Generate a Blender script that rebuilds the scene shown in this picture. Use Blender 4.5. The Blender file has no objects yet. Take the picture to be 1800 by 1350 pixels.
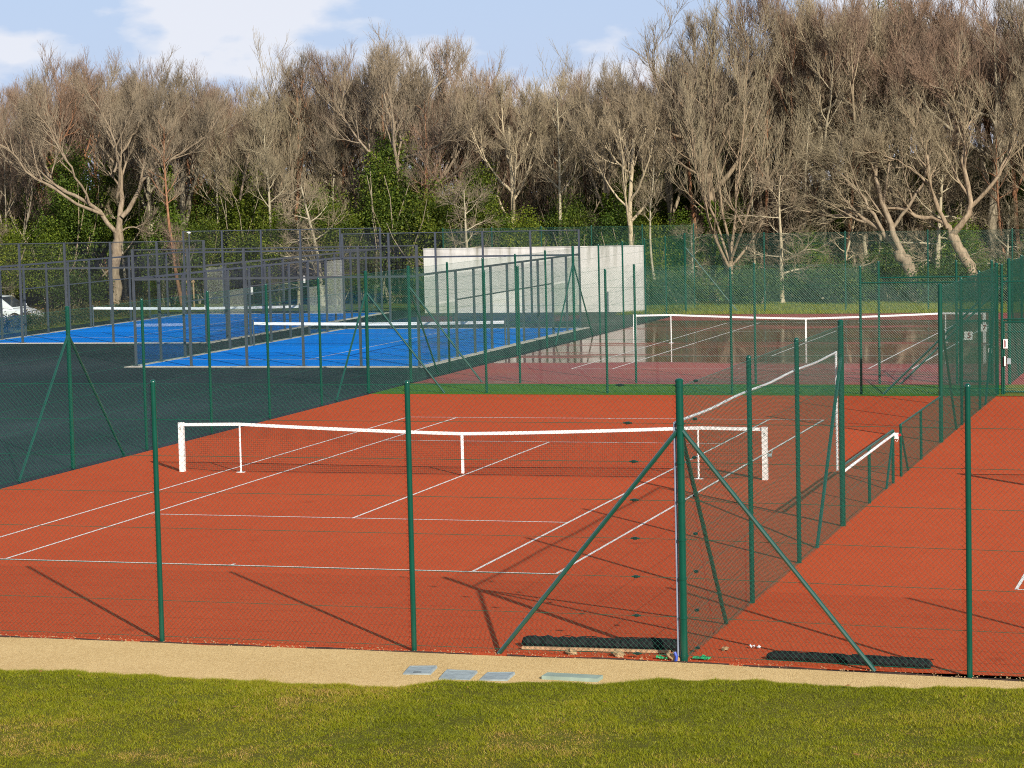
import bpy, math, random
import numpy as np
from mathutils import Vector, Matrix

# ------------------------------------------------------------------ camera, world, sun, exposure
scene = bpy.context.scene
COL = scene.collection
rad = math.radians
cam_d = bpy.data.cameras.new("camera")
cam = bpy.data.objects.new("camera", cam_d)
COL.objects.link(cam)
cam.location = (16.0457, -47.6268, 6.0984)
cam.rotation_euler = (1.48731, 0.0234638, 0.301792)
cam_d.sensor_fit = 'HORIZONTAL'
cam_d.sensor_width = 36.0
cam_d.lens = 4260.14 / 1800 * 36
cam_d.clip_start = 0.5
cam_d.clip_end = 3000
scene.camera = cam

SUN_DIR = Vector((5.12, -5.65, 3.55)).normalized()
SUN_EL = math.asin(SUN_DIR.z)
SUN_AZ = math.atan2(SUN_DIR.x, SUN_DIR.y)
world = bpy.data.worlds.new("World")
scene.world = world
world.use_nodes = True
wn, wl = world.node_tree.nodes, world.node_tree.links
wn.clear()
w_out = wn.new("ShaderNodeOutputWorld")
w_bg = wn.new("ShaderNodeBackground")
w_bg.inputs["Strength"].default_value = 0.075
w_sky = wn.new("ShaderNodeTexSky")
w_sky.sky_type = 'NISHITA'
w_sky.sun_disc = False
w_sky.sun_elevation = SUN_EL
w_sky.sun_rotation = SUN_AZ
w_sky.air_density = 1.0
w_sky.dust_density = 0.6
w_tc = wn.new("ShaderNodeTexCoord")
w_map = wn.new("ShaderNodeMapping")
w_map.inputs["Scale"].default_value = (1.0, 1.0, 2.2)
w_map.inputs["Location"].default_value = (2.9, 1.2, 0.0)
w_n = wn.new("ShaderNodeTexNoise")
w_n.inputs["Scale"].default_value = 8.0
w_n.inputs["Detail"].default_value = 7.0
w_n.inputs["Roughness"].default_value = 0.5
w_r = wn.new("ShaderNodeValToRGB")
w_r.color_ramp.elements[0].position = 0.455
w_r.color_ramp.elements[0].color = (0.0, 0.0, 0.0, 1)
w_r.color_ramp.elements[1].position = 0.505
w_r.color_ramp.elements[1].color = (0.92, 0.92, 0.92, 1)
w_mx = wn.new("ShaderNodeMix"); w_mx.data_type = 'RGBA'
w_mx.inputs["B"].default_value = (8.6, 8.8, 9.5, 1)      # sunlit cloud
wl.new(w_tc.outputs["Generated"], w_map.inputs["Vector"])
wl.new(w_map.outputs["Vector"], w_n.inputs["Vector"])
wl.new(w_n.outputs["Fac"], w_r.inputs["Fac"])
w_cf = wn.new("ShaderNodeMath"); w_cf.operation = 'MULTIPLY_ADD'
w_cf.inputs[1].default_value = -0.9
w_cf.inputs[2].default_value = 1.0
w_cf.use_clamp = True
w_sep2 = wn.new("ShaderNodeSeparateXYZ")
wl.new(w_tc.outputs["Generated"], w_sep2.inputs[0])
wl.new(w_sep2.outputs["Z"], w_cf.inputs[0])
w_cm = wn.new("ShaderNodeMath"); w_cm.operation = 'MULTIPLY'
wl.new(w_r.outputs["Color"], w_cm.inputs[0]); wl.new(w_cf.outputs[0], w_cm.inputs[1])
wl.new(w_cm.outputs[0], w_mx.inputs["Factor"])
w_hz = wn.new("ShaderNodeMix"); w_hz.data_type = 'RGBA'     # thin blue grey cloud veil over the clear sky
w_sep = wn.new("ShaderNodeSeparateXYZ")
wl.new(w_tc.outputs["Generated"], w_sep.inputs[0])
w_abs = wn.new("ShaderNodeMath"); w_abs.operation = 'ABSOLUTE'
wl.new(w_sep.outputs["Z"], w_abs.inputs[0])
w_pw = wn.new("ShaderNodeMath"); w_pw.operation = 'MULTIPLY_ADD'   # the air path shortens towards the zenith
w_pw.inputs[1].default_value = -1.15
w_pw.inputs[2].default_value = 0.85
w_pw.use_clamp = True
wl.new(w_abs.outputs[0], w_pw.inputs[0])
wl.new(w_pw.outputs[0], w_hz.inputs["Factor"])
w_hz.inputs["B"].default_value = (4.9, 6.2, 9.3, 1)
wl.new(w_sky.outputs["Color"], w_hz.inputs["A"])
wl.new(w_hz.outputs["Result"], w_mx.inputs["A"])
wl.new(w_mx.outputs["Result"], w_bg.inputs["Color"])
wl.new(w_bg.outputs["Background"], w_out.inputs["Surface"])

sun_d = bpy.data.lights.new("sun", 'SUN')
sun_d.energy = 5.0
sun_d.angle = rad(0.5)
sun_d.color = (1.0, 0.93, 0.82)
sun = bpy.data.objects.new("sun", sun_d)
COL.objects.link(sun)
sun.rotation_euler = (-SUN_DIR).to_track_quat('-Z', 'Y').to_euler()
sun.location = (30, -40, 40)

vs = scene.view_settings
scene.display_settings.display_device = 'sRGB'
vs.view_transform = 'Standard'
vs.look = 'None'
vs.exposure = 0.4
vs.gamma = 1.0
vs.use_curve_mapping = False
cy = scene.cycles
cy.use_denoising = False
cy.max_bounces = 8
cy.sample_clamp_indirect = 2.5
cy.sample_clamp_direct = 8.0
cy.filter_width = 1.05
cy.transparent_max_bounces = 24
cy.caustics_reflective = False
cy.caustics_refractive = False

# ------------------------------------------------------------------ helpers: objects
RNG = np.random.default_rng(11)


def link(o, parent=None, loc=None, rot=None):
    COL.objects.link(o)
    if parent is not None:
        o.parent = parent
    if loc is not None:
        o.location = loc
    if rot is not None:
        o.rotation_euler = rot
    return o


def thing(name, label, cat, loc=(0, 0, 0), rz=0.0, group=None):
    o = bpy.data.objects.new(name, None)
    o.empty_display_size = 0.2
    link(o, None, loc, (0, 0, rz))
    o["label"] = label
    o["category"] = cat
    if group:
        o["group"] = group
    return o


def tag(o, label, cat, group=None):
    o["label"] = label
    o["category"] = cat
    if group:
        o["group"] = group
    return o


def obj(name, me, parent=None, loc=None, rot=None, kind=None, label=None):
    o = bpy.data.objects.new(name, me)
    link(o, parent, loc, rot)
    if kind:
        o["kind"] = kind
    if label:
        o["label"] = label
    return o


def mesh_np(name, V, faces, mat=None, smooth=False, attr=None):
    """V (n,3); faces: list of int arrays (m,k)."""
    me = bpy.data.meshes.new(name)
    V = np.asarray(V, dtype=np.float32)
    faces = [np.asarray(f, dtype=np.int32) for f in faces if len(f)]
    nl = sum(f.size for f in faces)
    npoly = sum(len(f) for f in faces)
    me.vertices.add(len(V))
    me.vertices.foreach_set("co", V.ravel())
    me.loops.add(nl)
    me.polygons.add(npoly)
    me.loops.foreach_set("vertex_index", np.concatenate([f.ravel() for f in faces]))
    starts, s = [], 0
    for f in faces:
        k = f.shape[1]
        starts.append(np.arange(len(f), dtype=np.int32) * k + s)
        s += f.size
    me.polygons.foreach_set("loop_start", np.concatenate(starts))
    me.polygons.foreach_set("use_smooth", np.full(npoly, bool(smooth)))
    if attr is not None:
        a = me.attributes.new("rnd", 'FLOAT', 'POINT')
        a.data.foreach_set("value", np.asarray(attr, dtype=np.float32))
    me.update(calc_edges=True)
    if mat is not None:
        me.materials.append(mat)
    return me


class MB:
    """collects simple shapes into one mesh"""

    def __init__(self):
        self.v, self.f, self.n = [], {}, 0

    def add(self, V, faces):
        V = np.asarray(V, float)
        for f in faces:
            f = np.asarray(f, int)
            if f.ndim == 1:
                f = f[None]
            self.f.setdefault(f.shape[1], []).append(f + self.n)
        self.v.append(V)
        self.n += len(V)
        return self

    def box(self, c, s, rz=0.0, taper=1.0):
        x, y, z = np.array(s) / 2.0
        V = np.array([(-x, -y, -z), (x, -y, -z), (x, y, -z), (-x, y, -z),
                      (-x * taper, -y * taper, z), (x * taper, -y * taper, z), (x * taper, y * taper, z), (-x * taper, y * taper, z)])
        if rz:
            c_, s_ = math.cos(rz), math.sin(rz)
            V[:, :2] = V[:, :2] @ np.array([[c_, s_], [-s_, c_]])
        return self.add(V + np.array(c), [np.array([(0, 3, 2, 1), (4, 5, 6, 7), (0, 1, 5, 4), (1, 2, 6, 5), (2, 3, 7, 6), (3, 0, 4, 7)])])

    def tube(self, pts, r, sides=8, caps=True):
        P = np.asarray(pts, float)
        n = len(P)
        R = np.full(n, r) if np.isscalar(r) else np.asarray(r, float)
        T = np.gradient(P, axis=0)
        T /= np.linalg.norm(T, axis=1)[:, None] + 1e-12
        ref = np.array([0, 0, 1.0]) if abs(T[0, 2]) < 0.9 else np.array([1.0, 0, 0])
        rings = []
        for i in range(n):
            a = np.cross(T[i], ref)
            la = np.linalg.norm(a)
            if la < 0.1:
                a = np.cross(T[i], np.array([0.3, 1, 0.2])); la = np.linalg.norm(a)
            a /= la
            b = np.cross(T[i], a)
            ang = np.arange(sides) * 2 * np.pi / sides
            rings.append(P[i] + R[i] * (np.cos(ang)[:, None] * a + np.sin(ang)[:, None] * b))
            ref = np.cross(a, T[i]) if True else ref
        V = np.concatenate(rings)
        i, j = np.meshgrid(np.arange(n - 1), np.arange(sides), indexing='ij')
        j2 = (j + 1) % sides
        Q = np.stack([i * sides + j, i * sides + j2, (i + 1) * sides + j2, (i + 1) * sides + j], -1).reshape(-1, 4)
        self.add(V, [Q])
        if caps:
            base = self.n - n * sides
            self.f.setdefault(sides, []).append(np.array([[base + k for k in range(sides)][::-1]]))
            self.f.setdefault(sides, []).append(np.array([[base + (n - 1) * sides + k for k in range(sides)]]))
        return self

    def build(self, name, mat, smooth=False):
        return mesh_np(name, np.concatenate(self.v), [np.concatenate(f) for f in self.f.values()], mat, smooth)


def smooth_by_angle(me, deg=40):
    me.polygons.foreach_set("use_smooth", np.ones(len(me.polygons), dtype=bool))
    me.set_sharp_from_angle(angle=rad(deg))
    return me


_cache = {}


def cached(key, fn):
    if key not in _cache:
        _cache[key] = fn()
    return _cache[key]


def text_mesh(body, size, mat, offset=0.0):
    cu = bpy.data.curves.new('text', 'FONT')
    cu.body = body
    cu.size = size
    cu.extrude = 0.001
    cu.offset = offset
    cu.align_x = 'CENTER'
    cu.align_y = 'CENTER'
    tmp = bpy.data.objects.new('text', cu)
    me = bpy.data.meshes.new_from_object(tmp)
    bpy.data.objects.remove(tmp)
    bpy.data.curves.remove(cu)
    me.materials.clear()
    me.materials.append(mat)
    return me


def box_me(name, s, mat):
    return cached(('box', name, tuple(np.round(s, 3)), mat.name), lambda: MB().box((0, 0, s[2] / 2), s).build(name, mat))


# ------------------------------------------------------------------ materials
def new_mat(name):
    m = bpy.data.materials.new(name)
    m.use_nodes = True
    nt = m.node_tree
    b = nt.nodes["Principled BSDF"]
    return m, nt, b


def N(nt, t, **kw):
    n = nt.nodes.new(t)
    for k, v in kw.items():
        if k in n.inputs:
            n.inputs[k].default_value = v
        else:
            setattr(n, k, v)
    return n


def coords(nt, scale=(1, 1, 1), world=True):
    if world:
        g = nt.nodes.new("ShaderNodeNewGeometry").outputs["Position"]
    else:
        g = nt.nodes.new("ShaderNodeTexCoord").outputs["Object"]
    mp = nt.nodes.new("ShaderNodeMapping")
    mp.inputs["Scale"].default_value = scale
    nt.links.new(g, mp.inputs["Vector"])
    return mp.outputs["Vector"]


def noise(nt, vec, scale, detail=4, rough=0.55):
    n = N(nt, "ShaderNodeTexNoise", Scale=scale, Detail=detail, Roughness=rough)
    nt.links.new(vec, n.inputs["Vector"])
    return n.outputs["Fac"]


def ramp(nt, fac, stops):
    r = nt.nodes.new("ShaderNodeValToRGB")
    el = r.color_ramp.elements
    while len(el) < len(stops):
        el.new(0.5)
    for e, (p, c) in zip(el, stops):
        e.position = p
        e.color = (c[0], c[1], c[2], 1) if not np.isscalar(c) else (c, c, c, 1)
    nt.links.new(fac, r.inputs["Fac"])
    return r.outputs["Color"]


def mix(nt, fac, a, b, mode='MIX'):
    m = nt.nodes.new("ShaderNodeMix")
    m.data_type = 'RGBA'
    m.blend_type = mode
    for sock, val in (("Factor", fac), ("A", a), ("B", b)):
        if isinstance(val, bpy.types.NodeSocket):
            nt.links.new(val, m.inputs[sock])
        elif sock == "Factor":
            m.inputs[sock].default_value = val
        else:
            m.inputs[sock].default_value = (*val, 1)
    return m.outputs["Result"]


def bump(nt, b, height, strength=0.3, dist=0.01):
    bn = N(nt, "ShaderNodeBump", Strength=strength, Distance=dist)
    nt.links.new(height, bn.inputs["Height"])
    nt.links.new(bn.outputs["Normal"], b.inputs["Normal"])


def setp(b, rough=0.5, spec=0.5, metal=0.0, color=None):
    b.inputs["Roughness"].default_value = rough
    b.inputs["Specular IOR Level"].default_value = spec
    b.inputs["Metallic"].default_value = metal
    if color is not None:
        b.inputs["Base Color"].default_value = (*color, 1)


def simple(name, color, rough=0.5, spec=0.5, metal=0.0, var=0.15, scale=6.0):
    m, nt, b = new_mat(name)
    setp(b, rough, spec, metal)
    v = coords(nt, world=False)
    f = noise(nt, v, scale, 5)
    c = np.array(color)
    nt.links.new(ramp(nt, f, [(0.3, tuple(c * (1 - var))), (0.7, tuple(np.minimum(c * (1 + var), 1)))]), b.inputs["Base Color"])
    return m


M = {}
M['green'] = simple('green_pvc', (0.0016, 0.058, 0.038), 0.24, 0.5, var=0.12, scale=3)
M['brace'] = simple('green_brace', (0.003, 0.056, 0.038), 0.26, 1.0, var=0.12, scale=3)
M['wire'] = simple('green_wire', (0.003, 0.098, 0.06), 0.35, 0.5, var=0.1)
M['dark_green'] = simple('dark_green_plastic', (0.006, 0.03, 0.022), 0.4)
M['grey_steel'] = simple('grey_steel', (0.055, 0.063, 0.075), 0.45, 0.4, var=0.12)
M['grey_wire'] = simple('grey_wire', (0.045, 0.048, 0.062), 0.5, 0.4)
M['white'] = simple('white_paint', (0.80, 0.79, 0.76), 0.45, 0.4, var=0.05, scale=9)
M['tape'] = simple('white_webbing', (0.80, 0.79, 0.77), 0.8, 0.2, var=0.07, scale=14)
M['net'] = simple('black_netting', (0.012, 0.012, 0.013), 0.8, 0.2)
M['roll'] = simple('black_mat', (0.012, 0.012, 0.013), 0.75, 0.2, var=0.4, scale=20)
M['red_print'] = simple('red_print', (0.26, 0.012, 0.03), 0.5)
M['black_print'] = simple('black_print', (0.02, 0.02, 0.02), 0.5)
M['galv'] = simple('galvanised_metal', (0.27, 0.32, 0.335), 0.75, 0.25, 0.0, var=0.2, scale=10)
M['duct'] = simple('white_duct', (0.78, 0.79, 0.80), 0.4, 0.4, var=0.05)
M['duct_grey'] = simple('grey_duct', (0.27, 0.31, 0.40), 0.4, 0.4, var=0.15)
M['timber'] = simple('pale_timber', (0.42, 0.27, 0.15), 0.8, 0.2, var=0.25, scale=12)
M['edging'] = simple('dark_edging', (0.05, 0.032, 0.026), 0.85, 0.2, var=0.4, scale=8)
M['stone'] = simple('buff_stone', (0.36, 0.245, 0.13), 0.9, 0.2, var=0.25, scale=14)
M['scrap'] = simple('green_plastic_scrap', (0.02, 0.30, 0.10), 0.45, var=0.2)
M['blue_scrap'] = simple('blue_plastic', (0.03, 0.07, 0.40), 0.4)
M['car'] = simple('white_car_paint', (0.74, 0.75, 0.76), 0.25, 0.6, var=0.02)
M['car_silver'] = simple('silver_car_paint', (0.36, 0.39, 0.41), 0.28, 0.6, 0.3, var=0.03)
M['car_glass'] = simple('car_glass', (0.012, 0.016, 0.018), 0.06, 0.7)
M['tyre'] = simple('tyre_rubber', (0.02, 0.02, 0.02), 0.8, 0.2)
M['rim'] = simple('alloy_rim', (0.4, 0.4, 0.42), 0.35, 0.5, 0.8)
M['concrete'] = simple('pale_concrete', (0.50, 0.46, 0.40), 0.85, 0.2, var=0.12, scale=5)
M['lamp'] = simple('lamp_red', (0.4, 0.02, 0.02), 0.3)


def m_court():
    m, nt, b = new_mat('orange_court')
    setp(b, 0.95, 0.04)
    p = coords(nt)
    big = noise(nt, p, 0.12, 6, 0.6)
    mid = noise(nt, p, 1.4, 6, 0.7)
    fine = noise(nt, p, 42, 3, 0.7)
    c = ramp(nt, big, [(0.3, (0.4124, 0.05766, 0.02)), (0.5, (0.4689, 0.07347, 0.0256)), (0.7, (0.5198, 0.09021, 0.0304))])
    c = mix(nt, 0.25, c, ramp(nt, mid, [(0.35, (0.339, 0.04278, 0.0136)), (0.65, (0.565, 0.1004, 0.032))]))
    c = mix(nt, 0.5, c, ramp(nt, fine, [(0.35, (0.226, 0.0279, 0.0096)), (0.55, (0.5311, 0.08835, 0.0304)), (0.75, (0.678, 0.1488, 0.056))]))
    # a few dark stains and pale scuffs
    vo = N(nt, "ShaderNodeTexVoronoi", Scale=0.55)
    nt.links.new(p, vo.inputs["Vector"])
    st = ramp(nt, vo.outputs["Distance"], [(0.03, 1.0), (0.10, 0.0)])
    c = mix(nt, mix(nt, 1.0, st, (0.3955, 0.3255, 0.28), 'MULTIPLY'), c, (0.1356, 0.0186, 0.0096))
    nt.links.new(c, b.inputs["Base Color"])
    bump(nt, b, fine, 0.5, 0.006)
    return m


def m_wet():
    """porous maroon court with standing rain water"""
    m, nt, b = new_mat('wet_maroon_court')
    p = coords(nt)
    ps = coords(nt, (0.05, 0.30, 1))
    ps2 = coords(nt, (0.22, 0.9, 1))
    f1 = noise(nt, ps, 1.0, 3, 0.5)
    f2 = noise(nt, ps2, 1.0, 4, 0.6)
    sep = nt.nodes.new("ShaderNodeSeparateXYZ")
    nt.links.new(p, sep.inputs[0])
    # the court dips towards its middle, where the water stands: low from y=28.5 to y=52
    mr = N(nt, "ShaderNodeMapRange"); mr.interpolation_type = 'SMOOTHSTEP'
    mr.inputs["From Min"].default_value = 27.2; mr.inputs["From Max"].default_value = 31.0
    nt.links.new(sep.outputs["Y"], mr.inputs["Value"])
    mr2 = N(nt, "ShaderNodeMapRange"); mr2.interpolation_type = 'SMOOTHSTEP'
    mr2.inputs["From Min"].default_value = 55.0; mr2.inputs["From Max"].default_value = 50.5
    nt.links.new(sep.outputs["Y"], mr2.inputs["Value"])
    mul = N(nt, "ShaderNodeMath", operation='MULTIPLY')
    nt.links.new(mr.outputs[0], mul.inputs[0]); nt.links.new(mr2.outputs[0], mul.inputs[1])
    a1 = N(nt, "ShaderNodeMath", operation='MULTIPLY_ADD')
    nt.links.new(mul.outputs[0], a1.inputs[0]); a1.inputs[1].default_value = 0.30
    nt.links.new(f1, a1.inputs[2])
    a2 = N(nt, "ShaderNodeMath", operation='MULTIPLY_ADD')
    nt.links.new(f2, a2.inputs[0]); a2.inputs[1].default_value = 0.34
    nt.links.new(a1.outputs[0], a2.inputs[2])
    wet = ramp(nt, a2.outputs[0], [(0.80, 0.0), (0.97, 1.0)])
    fine = noise(nt, p, 30, 3, 0.7)
    big = noise(nt, p, 0.25, 5, 0.6)
    dry = ramp(nt, big, [(0.35, (0.26, 0.055, 0.065)), (0.6, (0.36, 0.070, 0.055))])
    dry = mix(nt, 0.35, dry, ramp(nt, fine, [(0.35, (0.14, 0.03, 0.03)), (0.7, (0.42, 0.11, 0.09))]))
    c = mix(nt, wet, dry, mix(nt, f2, (0.13, 0.034, 0.022), (0.24, 0.062, 0.042)))
    nt.links.new(c, b.inputs["Base Color"])
    nt.links.new(ramp(nt, wet, [(0.0, 0.55), (0.6, 0.12), (1.0, 0.045)]), b.inputs["Roughness"])
    nt.links.new(ramp(nt, wet, [(0.0, 0.10), (1.0, 0.07)]), b.inputs["Specular IOR Level"])
    return m


def m_asphalt():
    m, nt, b = new_mat('dark_asphalt')
    p = coords(nt)
    big = noise(nt, coords(nt, (0.12, 0.05, 1)), 1.0, 4, 0.6)
    fine = noise(nt, p, 35, 3, 0.7)
    c = ramp(nt, big, [(0.35, (0.010, 0.013, 0.019)), (0.65, (0.017, 0.021, 0.028))])
    c = mix(nt, 0.5, c, ramp(nt, fine, [(0.35, (0.005, 0.006, 0.009)), (0.7, (0.034, 0.039, 0.048))]))
    nt.links.new(c, b.inputs["Base Color"])
    nt.links.new(ramp(nt, big, [(0.3, 0.65), (0.55, 0.5), (0.72, 0.33)]), b.inputs["Roughness"])
    b.inputs["Specular IOR Level"].default_value = 0.045
    bump(nt, b, fine, 0.35, 0.006)
    return m


def m_blue():
    m, nt, b = new_mat('blue_court_carpet')
    setp(b, 0.95, 0.02)
    p = coords(nt)
    big = noise(nt, p, 0.5, 5, 0.6)
    fine = noise(nt, p, 60, 2, 0.7)
    c = ramp(nt, big, [(0.3, (0.0018, 0.1768, 0.7616)), (0.7, (0.003, 0.2392, 0.9184))])
    c = mix(nt, 0.3, c, ramp(nt, fine, [(0.35, (0.0018, 0.1144, 0.504)), (0.7, (0.012, 0.312, 0.95))]))
    nt.links.new(c, b.inputs["Base Color"])
    return m


def m_turf(name, a, bb, cc, sc=14):
    m, nt, b = new_mat(name)
    setp(b, 0.9, 0.1)
    p = coords(nt)
    big = noise(nt, p, 0.6, 6, 0.65)
    fine = noise(nt, p, sc, 4, 0.75)
    c = ramp(nt, big, [(0.3, a), (0.5, bb), (0.7, cc)])
    c = mix(nt, 0.45, c, ramp(nt, fine, [(0.3, tuple(np.array(a) * 0.4)), (0.7, tuple(np.array(cc) * 1.25))]))
    nt.links.new(c, b.inputs["Base Color"])
    bump(nt, b, fine, 0.9, 0.05)
    return m


def m_gravel():
    m, nt, b = new_mat('bound_buff_gravel')
    setp(b, 0.9, 0.15)
    p = coords(nt)
    vo = N(nt, "ShaderNodeTexVoronoi", Scale=75.0)
    nt.links.new(p, vo.inputs["Vector"])
    v2 = N(nt, "ShaderNodeTexVoronoi", Scale=34.0)
    nt.links.new(p, v2.inputs["Vector"])
    big = noise(nt, p, 0.8, 5, 0.6)
    c = ramp(nt, vo.outputs["Color"], [(0.1, (0.4068, 0.2542, 0.095)), (0.5, (0.678, 0.4689, 0.2)), (0.9, (0.8588, 0.6554, 0.33))])
    c = mix(nt, 0.3, c, ramp(nt, v2.outputs["Color"], [(0.2, (0.3164, 0.1921, 0.08)), (0.8, (0.7458, 0.565, 0.3))]))
    c = mix(nt, 0.35, c, ramp(nt, big, [(0.3, (0.5424, 0.3616, 0.145)), (0.7, (0.7458, 0.5367, 0.25))]))
    nt.links.new(c, b.inputs["Base Color"])
    bump(nt, b, vo.outputs["Distance"], 0.6, 0.012)
    return m


def m_line():
    """painted line, worn through here and there"""
    m, nt, b = new_mat('worn_white_line')
    setp(b, 0.75, 0.2)
    p = coords(nt)
    f = noise(nt, p, 3.2, 6, 0.7)
    g = noise(nt, p, 40, 3, 0.7)
    nt.links.new(ramp(nt, g, [(0.3, (0.62, 0.58, 0.53)), (0.6, (0.80, 0.78, 0.74))]), b.inputs["Base Color"])
    al = ramp(nt, f, [(0.27, 0.15), (0.36, 1.0)])
    g2 = ramp(nt, g, [(0.30, 0.5), (0.42, 1.0)])
    nt.links.new(mix(nt, 1.0, al, g2, 'MULTIPLY'), b.inputs["Alpha"])
    return m


def m_wall():
    m, nt, b = new_mat('white_rendered_wall')
    setp(b, 0.85, 0.2)
    p = coords(nt)
    big = noise(nt, coords(nt, (0.896, 0.882, 0.31)), 1.3, 6, 0.7)
    fine = noise(nt, p, 16, 4, 0.7)
    c = ramp(nt, big, [(0.3, (0.512, 0.4914, 0.4464)), (0.55, (0.6656, 0.6426, 0.5952)), (0.75, (0.7168, 0.693, 0.651))])
    c = mix(nt, 0.25, c, ramp(nt, fine, [(0.3, (0.4736, 0.4473, 0.3968)), (0.7, (0.7424, 0.7182, 0.6758))]))
    # streaks of dirt that ran down from the top edge
    sep = nt.nodes.new("ShaderNodeSeparateXYZ")
    nt.links.new(p, sep.inputs[0])
    st = noise(nt, coords(nt, (2.2, 2.2, 0.12)), 1.0, 5, 0.65)
    mr = N(nt, "ShaderNodeMapRange")
    mr.inputs["From Min"].default_value = 1.6; mr.inputs["From Max"].default_value = 3.05
    nt.links.new(sep.outputs["Z"], mr.inputs["Value"])
    k = N(nt, "ShaderNodeMath", operation='MULTIPLY')
    nt.links.new(ramp(nt, st, [(0.50, 0.0), (0.66, 0.9)]), k.inputs[0])
    nt.links.new(mr.outputs[0], k.inputs[1])
    c = mix(nt, k.outputs[0], c, (0.256, 0.2394, 0.186))
    nt.links.new(c, b.inputs["Base Color"])
    return m


def m_bark(name, stops, rnd=0.35):
    m, nt, b = new_mat(name)
    setp(b, 0.9, 0.15)
    v = coords(nt, (1, 1, 0.35), world=False)
    f = noise(nt, v, 7, 6, 0.7)
    c = ramp(nt, f, stops)
    oi = nt.nodes.new("ShaderNodeObjectInfo")
    g = ramp(nt, oi.outputs["Random"], [(0.0, (0.80, 0.74, 0.66)), (0.5, (1.0, 0.98, 0.95)), (1.0, (1.25, 1.08, 0.92))])
    c = mix(nt, rnd * 2, c, mix(nt, 1.0, c, g, 'MULTIPLY'))
    nt.links.new(c, b.inputs["Base Color"])
    bump(nt, b, f, 0.9, 0.06)
    return m


def m_twig(name, a, bb):
    m, nt, b = new_mat(name)
    setp(b, 0.85, 0.15)
    oi = nt.nodes.new("ShaderNodeObjectInfo")
    g = ramp(nt, oi.outputs["Random"], [(0.0, a), (1.0, bb)])
    v = coords(nt, world=False)
    f = noise(nt, v, 1.1, 4, 0.6)
    c = mix(nt, ramp(nt, f, [(0.35, 0.0), (0.65, 0.6)]), g, tuple((np.array(a) + np.array(bb)) * 0.42))
    nt.links.new(c, b.inputs["Base Color"])
    return m


def m_leaf(name, stops, trans=0.25, rough=0.38):
    m, nt, b = new_mat(name)
    setp(b, rough, 0.22)
    at = N(nt, "ShaderNodeAttribute", attribute_name="rnd")
    c = ramp(nt, at.outputs["Fac"], stops)
    oi = nt.nodes.new("ShaderNodeObjectInfo")
    g = ramp(nt, oi.outputs["Random"], [(0.0, (0.78, 0.9, 0.9)), (1.0, (1.2, 1.05, 0.9))])
    c = mix(nt, 1.0, c, g, 'MULTIPLY')
    nt.links.new(c, b.inputs["Base Color"])
    tr = nt.nodes.new("ShaderNodeBsdfTranslucent")
    nt.links.new(mix(nt, 1.0, c, (1.4, 1.5, 0.6), 'MULTIPLY'), tr.inputs["Color"])
    ms = N(nt, "ShaderNodeMixShader", Fac=trans)
    nt.links.new(b.outputs[0], ms.inputs[1]); nt.links.new(tr.outputs[0], ms.inputs[2])
    nt.links.new(ms.outputs[0], nt.nodes["Material Output"].inputs["Surface"])
    return m


def m_glass():
    m, nt, b = new_mat('tempered_glass')
    nt.nodes.remove(b)
    geo = nt.nodes.new("ShaderNodeNewGeometry")
    ior = N(nt, "ShaderNodeMapRange")
    ior.inputs["To Min"].default_value = 1.5
    ior.inputs["To Max"].default_value = 1 / 1.5
    nt.links.new(geo.outputs["Backfacing"], ior.inputs["Value"])
    t = N(nt, "ShaderNodeBsdfTransparent", Color=(0.96, 0.982, 0.974, 1))
    g = N(nt, "ShaderNodeBsdfGlossy", Color=(1, 1, 1, 1), Roughness=0.0)
    fr = N(nt, "ShaderNodeFresnel", IOR=1.5)
    ms = nt.nodes.new("ShaderNodeMixShader")
    nt.links.new(ior.outputs[0], fr.inputs['IOR'])
    nt.links.new(fr.outputs[0], ms.inputs[0])
    nt.links.new(t.outputs[0], ms.inputs[1]); nt.links.new(g.outputs[0], ms.inputs[2])
    nt.links.new(ms.outputs[0], nt.nodes["Material Output"].inputs["Surface"])
    return m


M['court'] = m_court()
M['wet'] = m_wet()
M['asphalt'] = m_asphalt()
M['blue'] = m_blue()
M['turf'] = m_turf('green_turf', (0.045, 0.125, 0.012), (0.075, 0.185, 0.016), (0.10, 0.22, 0.026), 26)
M['rough_grass'] = m_turf('rough_grass', (0.085, 0.115, 0.012), (0.14, 0.165, 0.018), (0.20, 0.20, 0.04), 10)
M['bank'] = m_turf('bank_grass_base', (0.077, 0.06045, 0.012), (0.121, 0.1256, 0.0112), (0.154, 0.1395, 0.02), 16)
M['litter'] = m_turf('leaf_litter', (0.03, 0.028, 0.012), (0.06, 0.05, 0.022), (0.06, 0.07, 0.018), 6)
M['gravel'] = m_gravel()
M['line'] = m_line()
M['wall'] = m_wall()
M['bark_tan'] = m_bark('tan_bark', [(0.3, (0.14, 0.105, 0.07)), (0.5, (0.27, 0.215, 0.15)), (0.7, (0.37, 0.305, 0.22))])
M['bark_pale'] = m_bark('pale_lichen_bark', [(0.3, (0.22, 0.195, 0.13)), (0.5, (0.38, 0.34, 0.24)), (0.72, (0.50, 0.46, 0.35))])
M['bark_red'] = m_bark('reddish_bark', [(0.3, (0.15, 0.075, 0.04)), (0.5, (0.27, 0.14, 0.08)), (0.7, (0.36, 0.22, 0.14))])
M['bark_grey'] = m_bark('grey_bark', [(0.3, (0.14, 0.12, 0.085)), (0.5, (0.26, 0.225, 0.16)), (0.7, (0.36, 0.32, 0.24))])
M['twig_grey'] = m_twig('grey_brown_twigs', (0.225, 0.185, 0.13), (0.31, 0.245, 0.165))
M['twig_tan'] = m_twig('tan_twigs', (0.28, 0.235, 0.15), (0.36, 0.285, 0.185))
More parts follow.
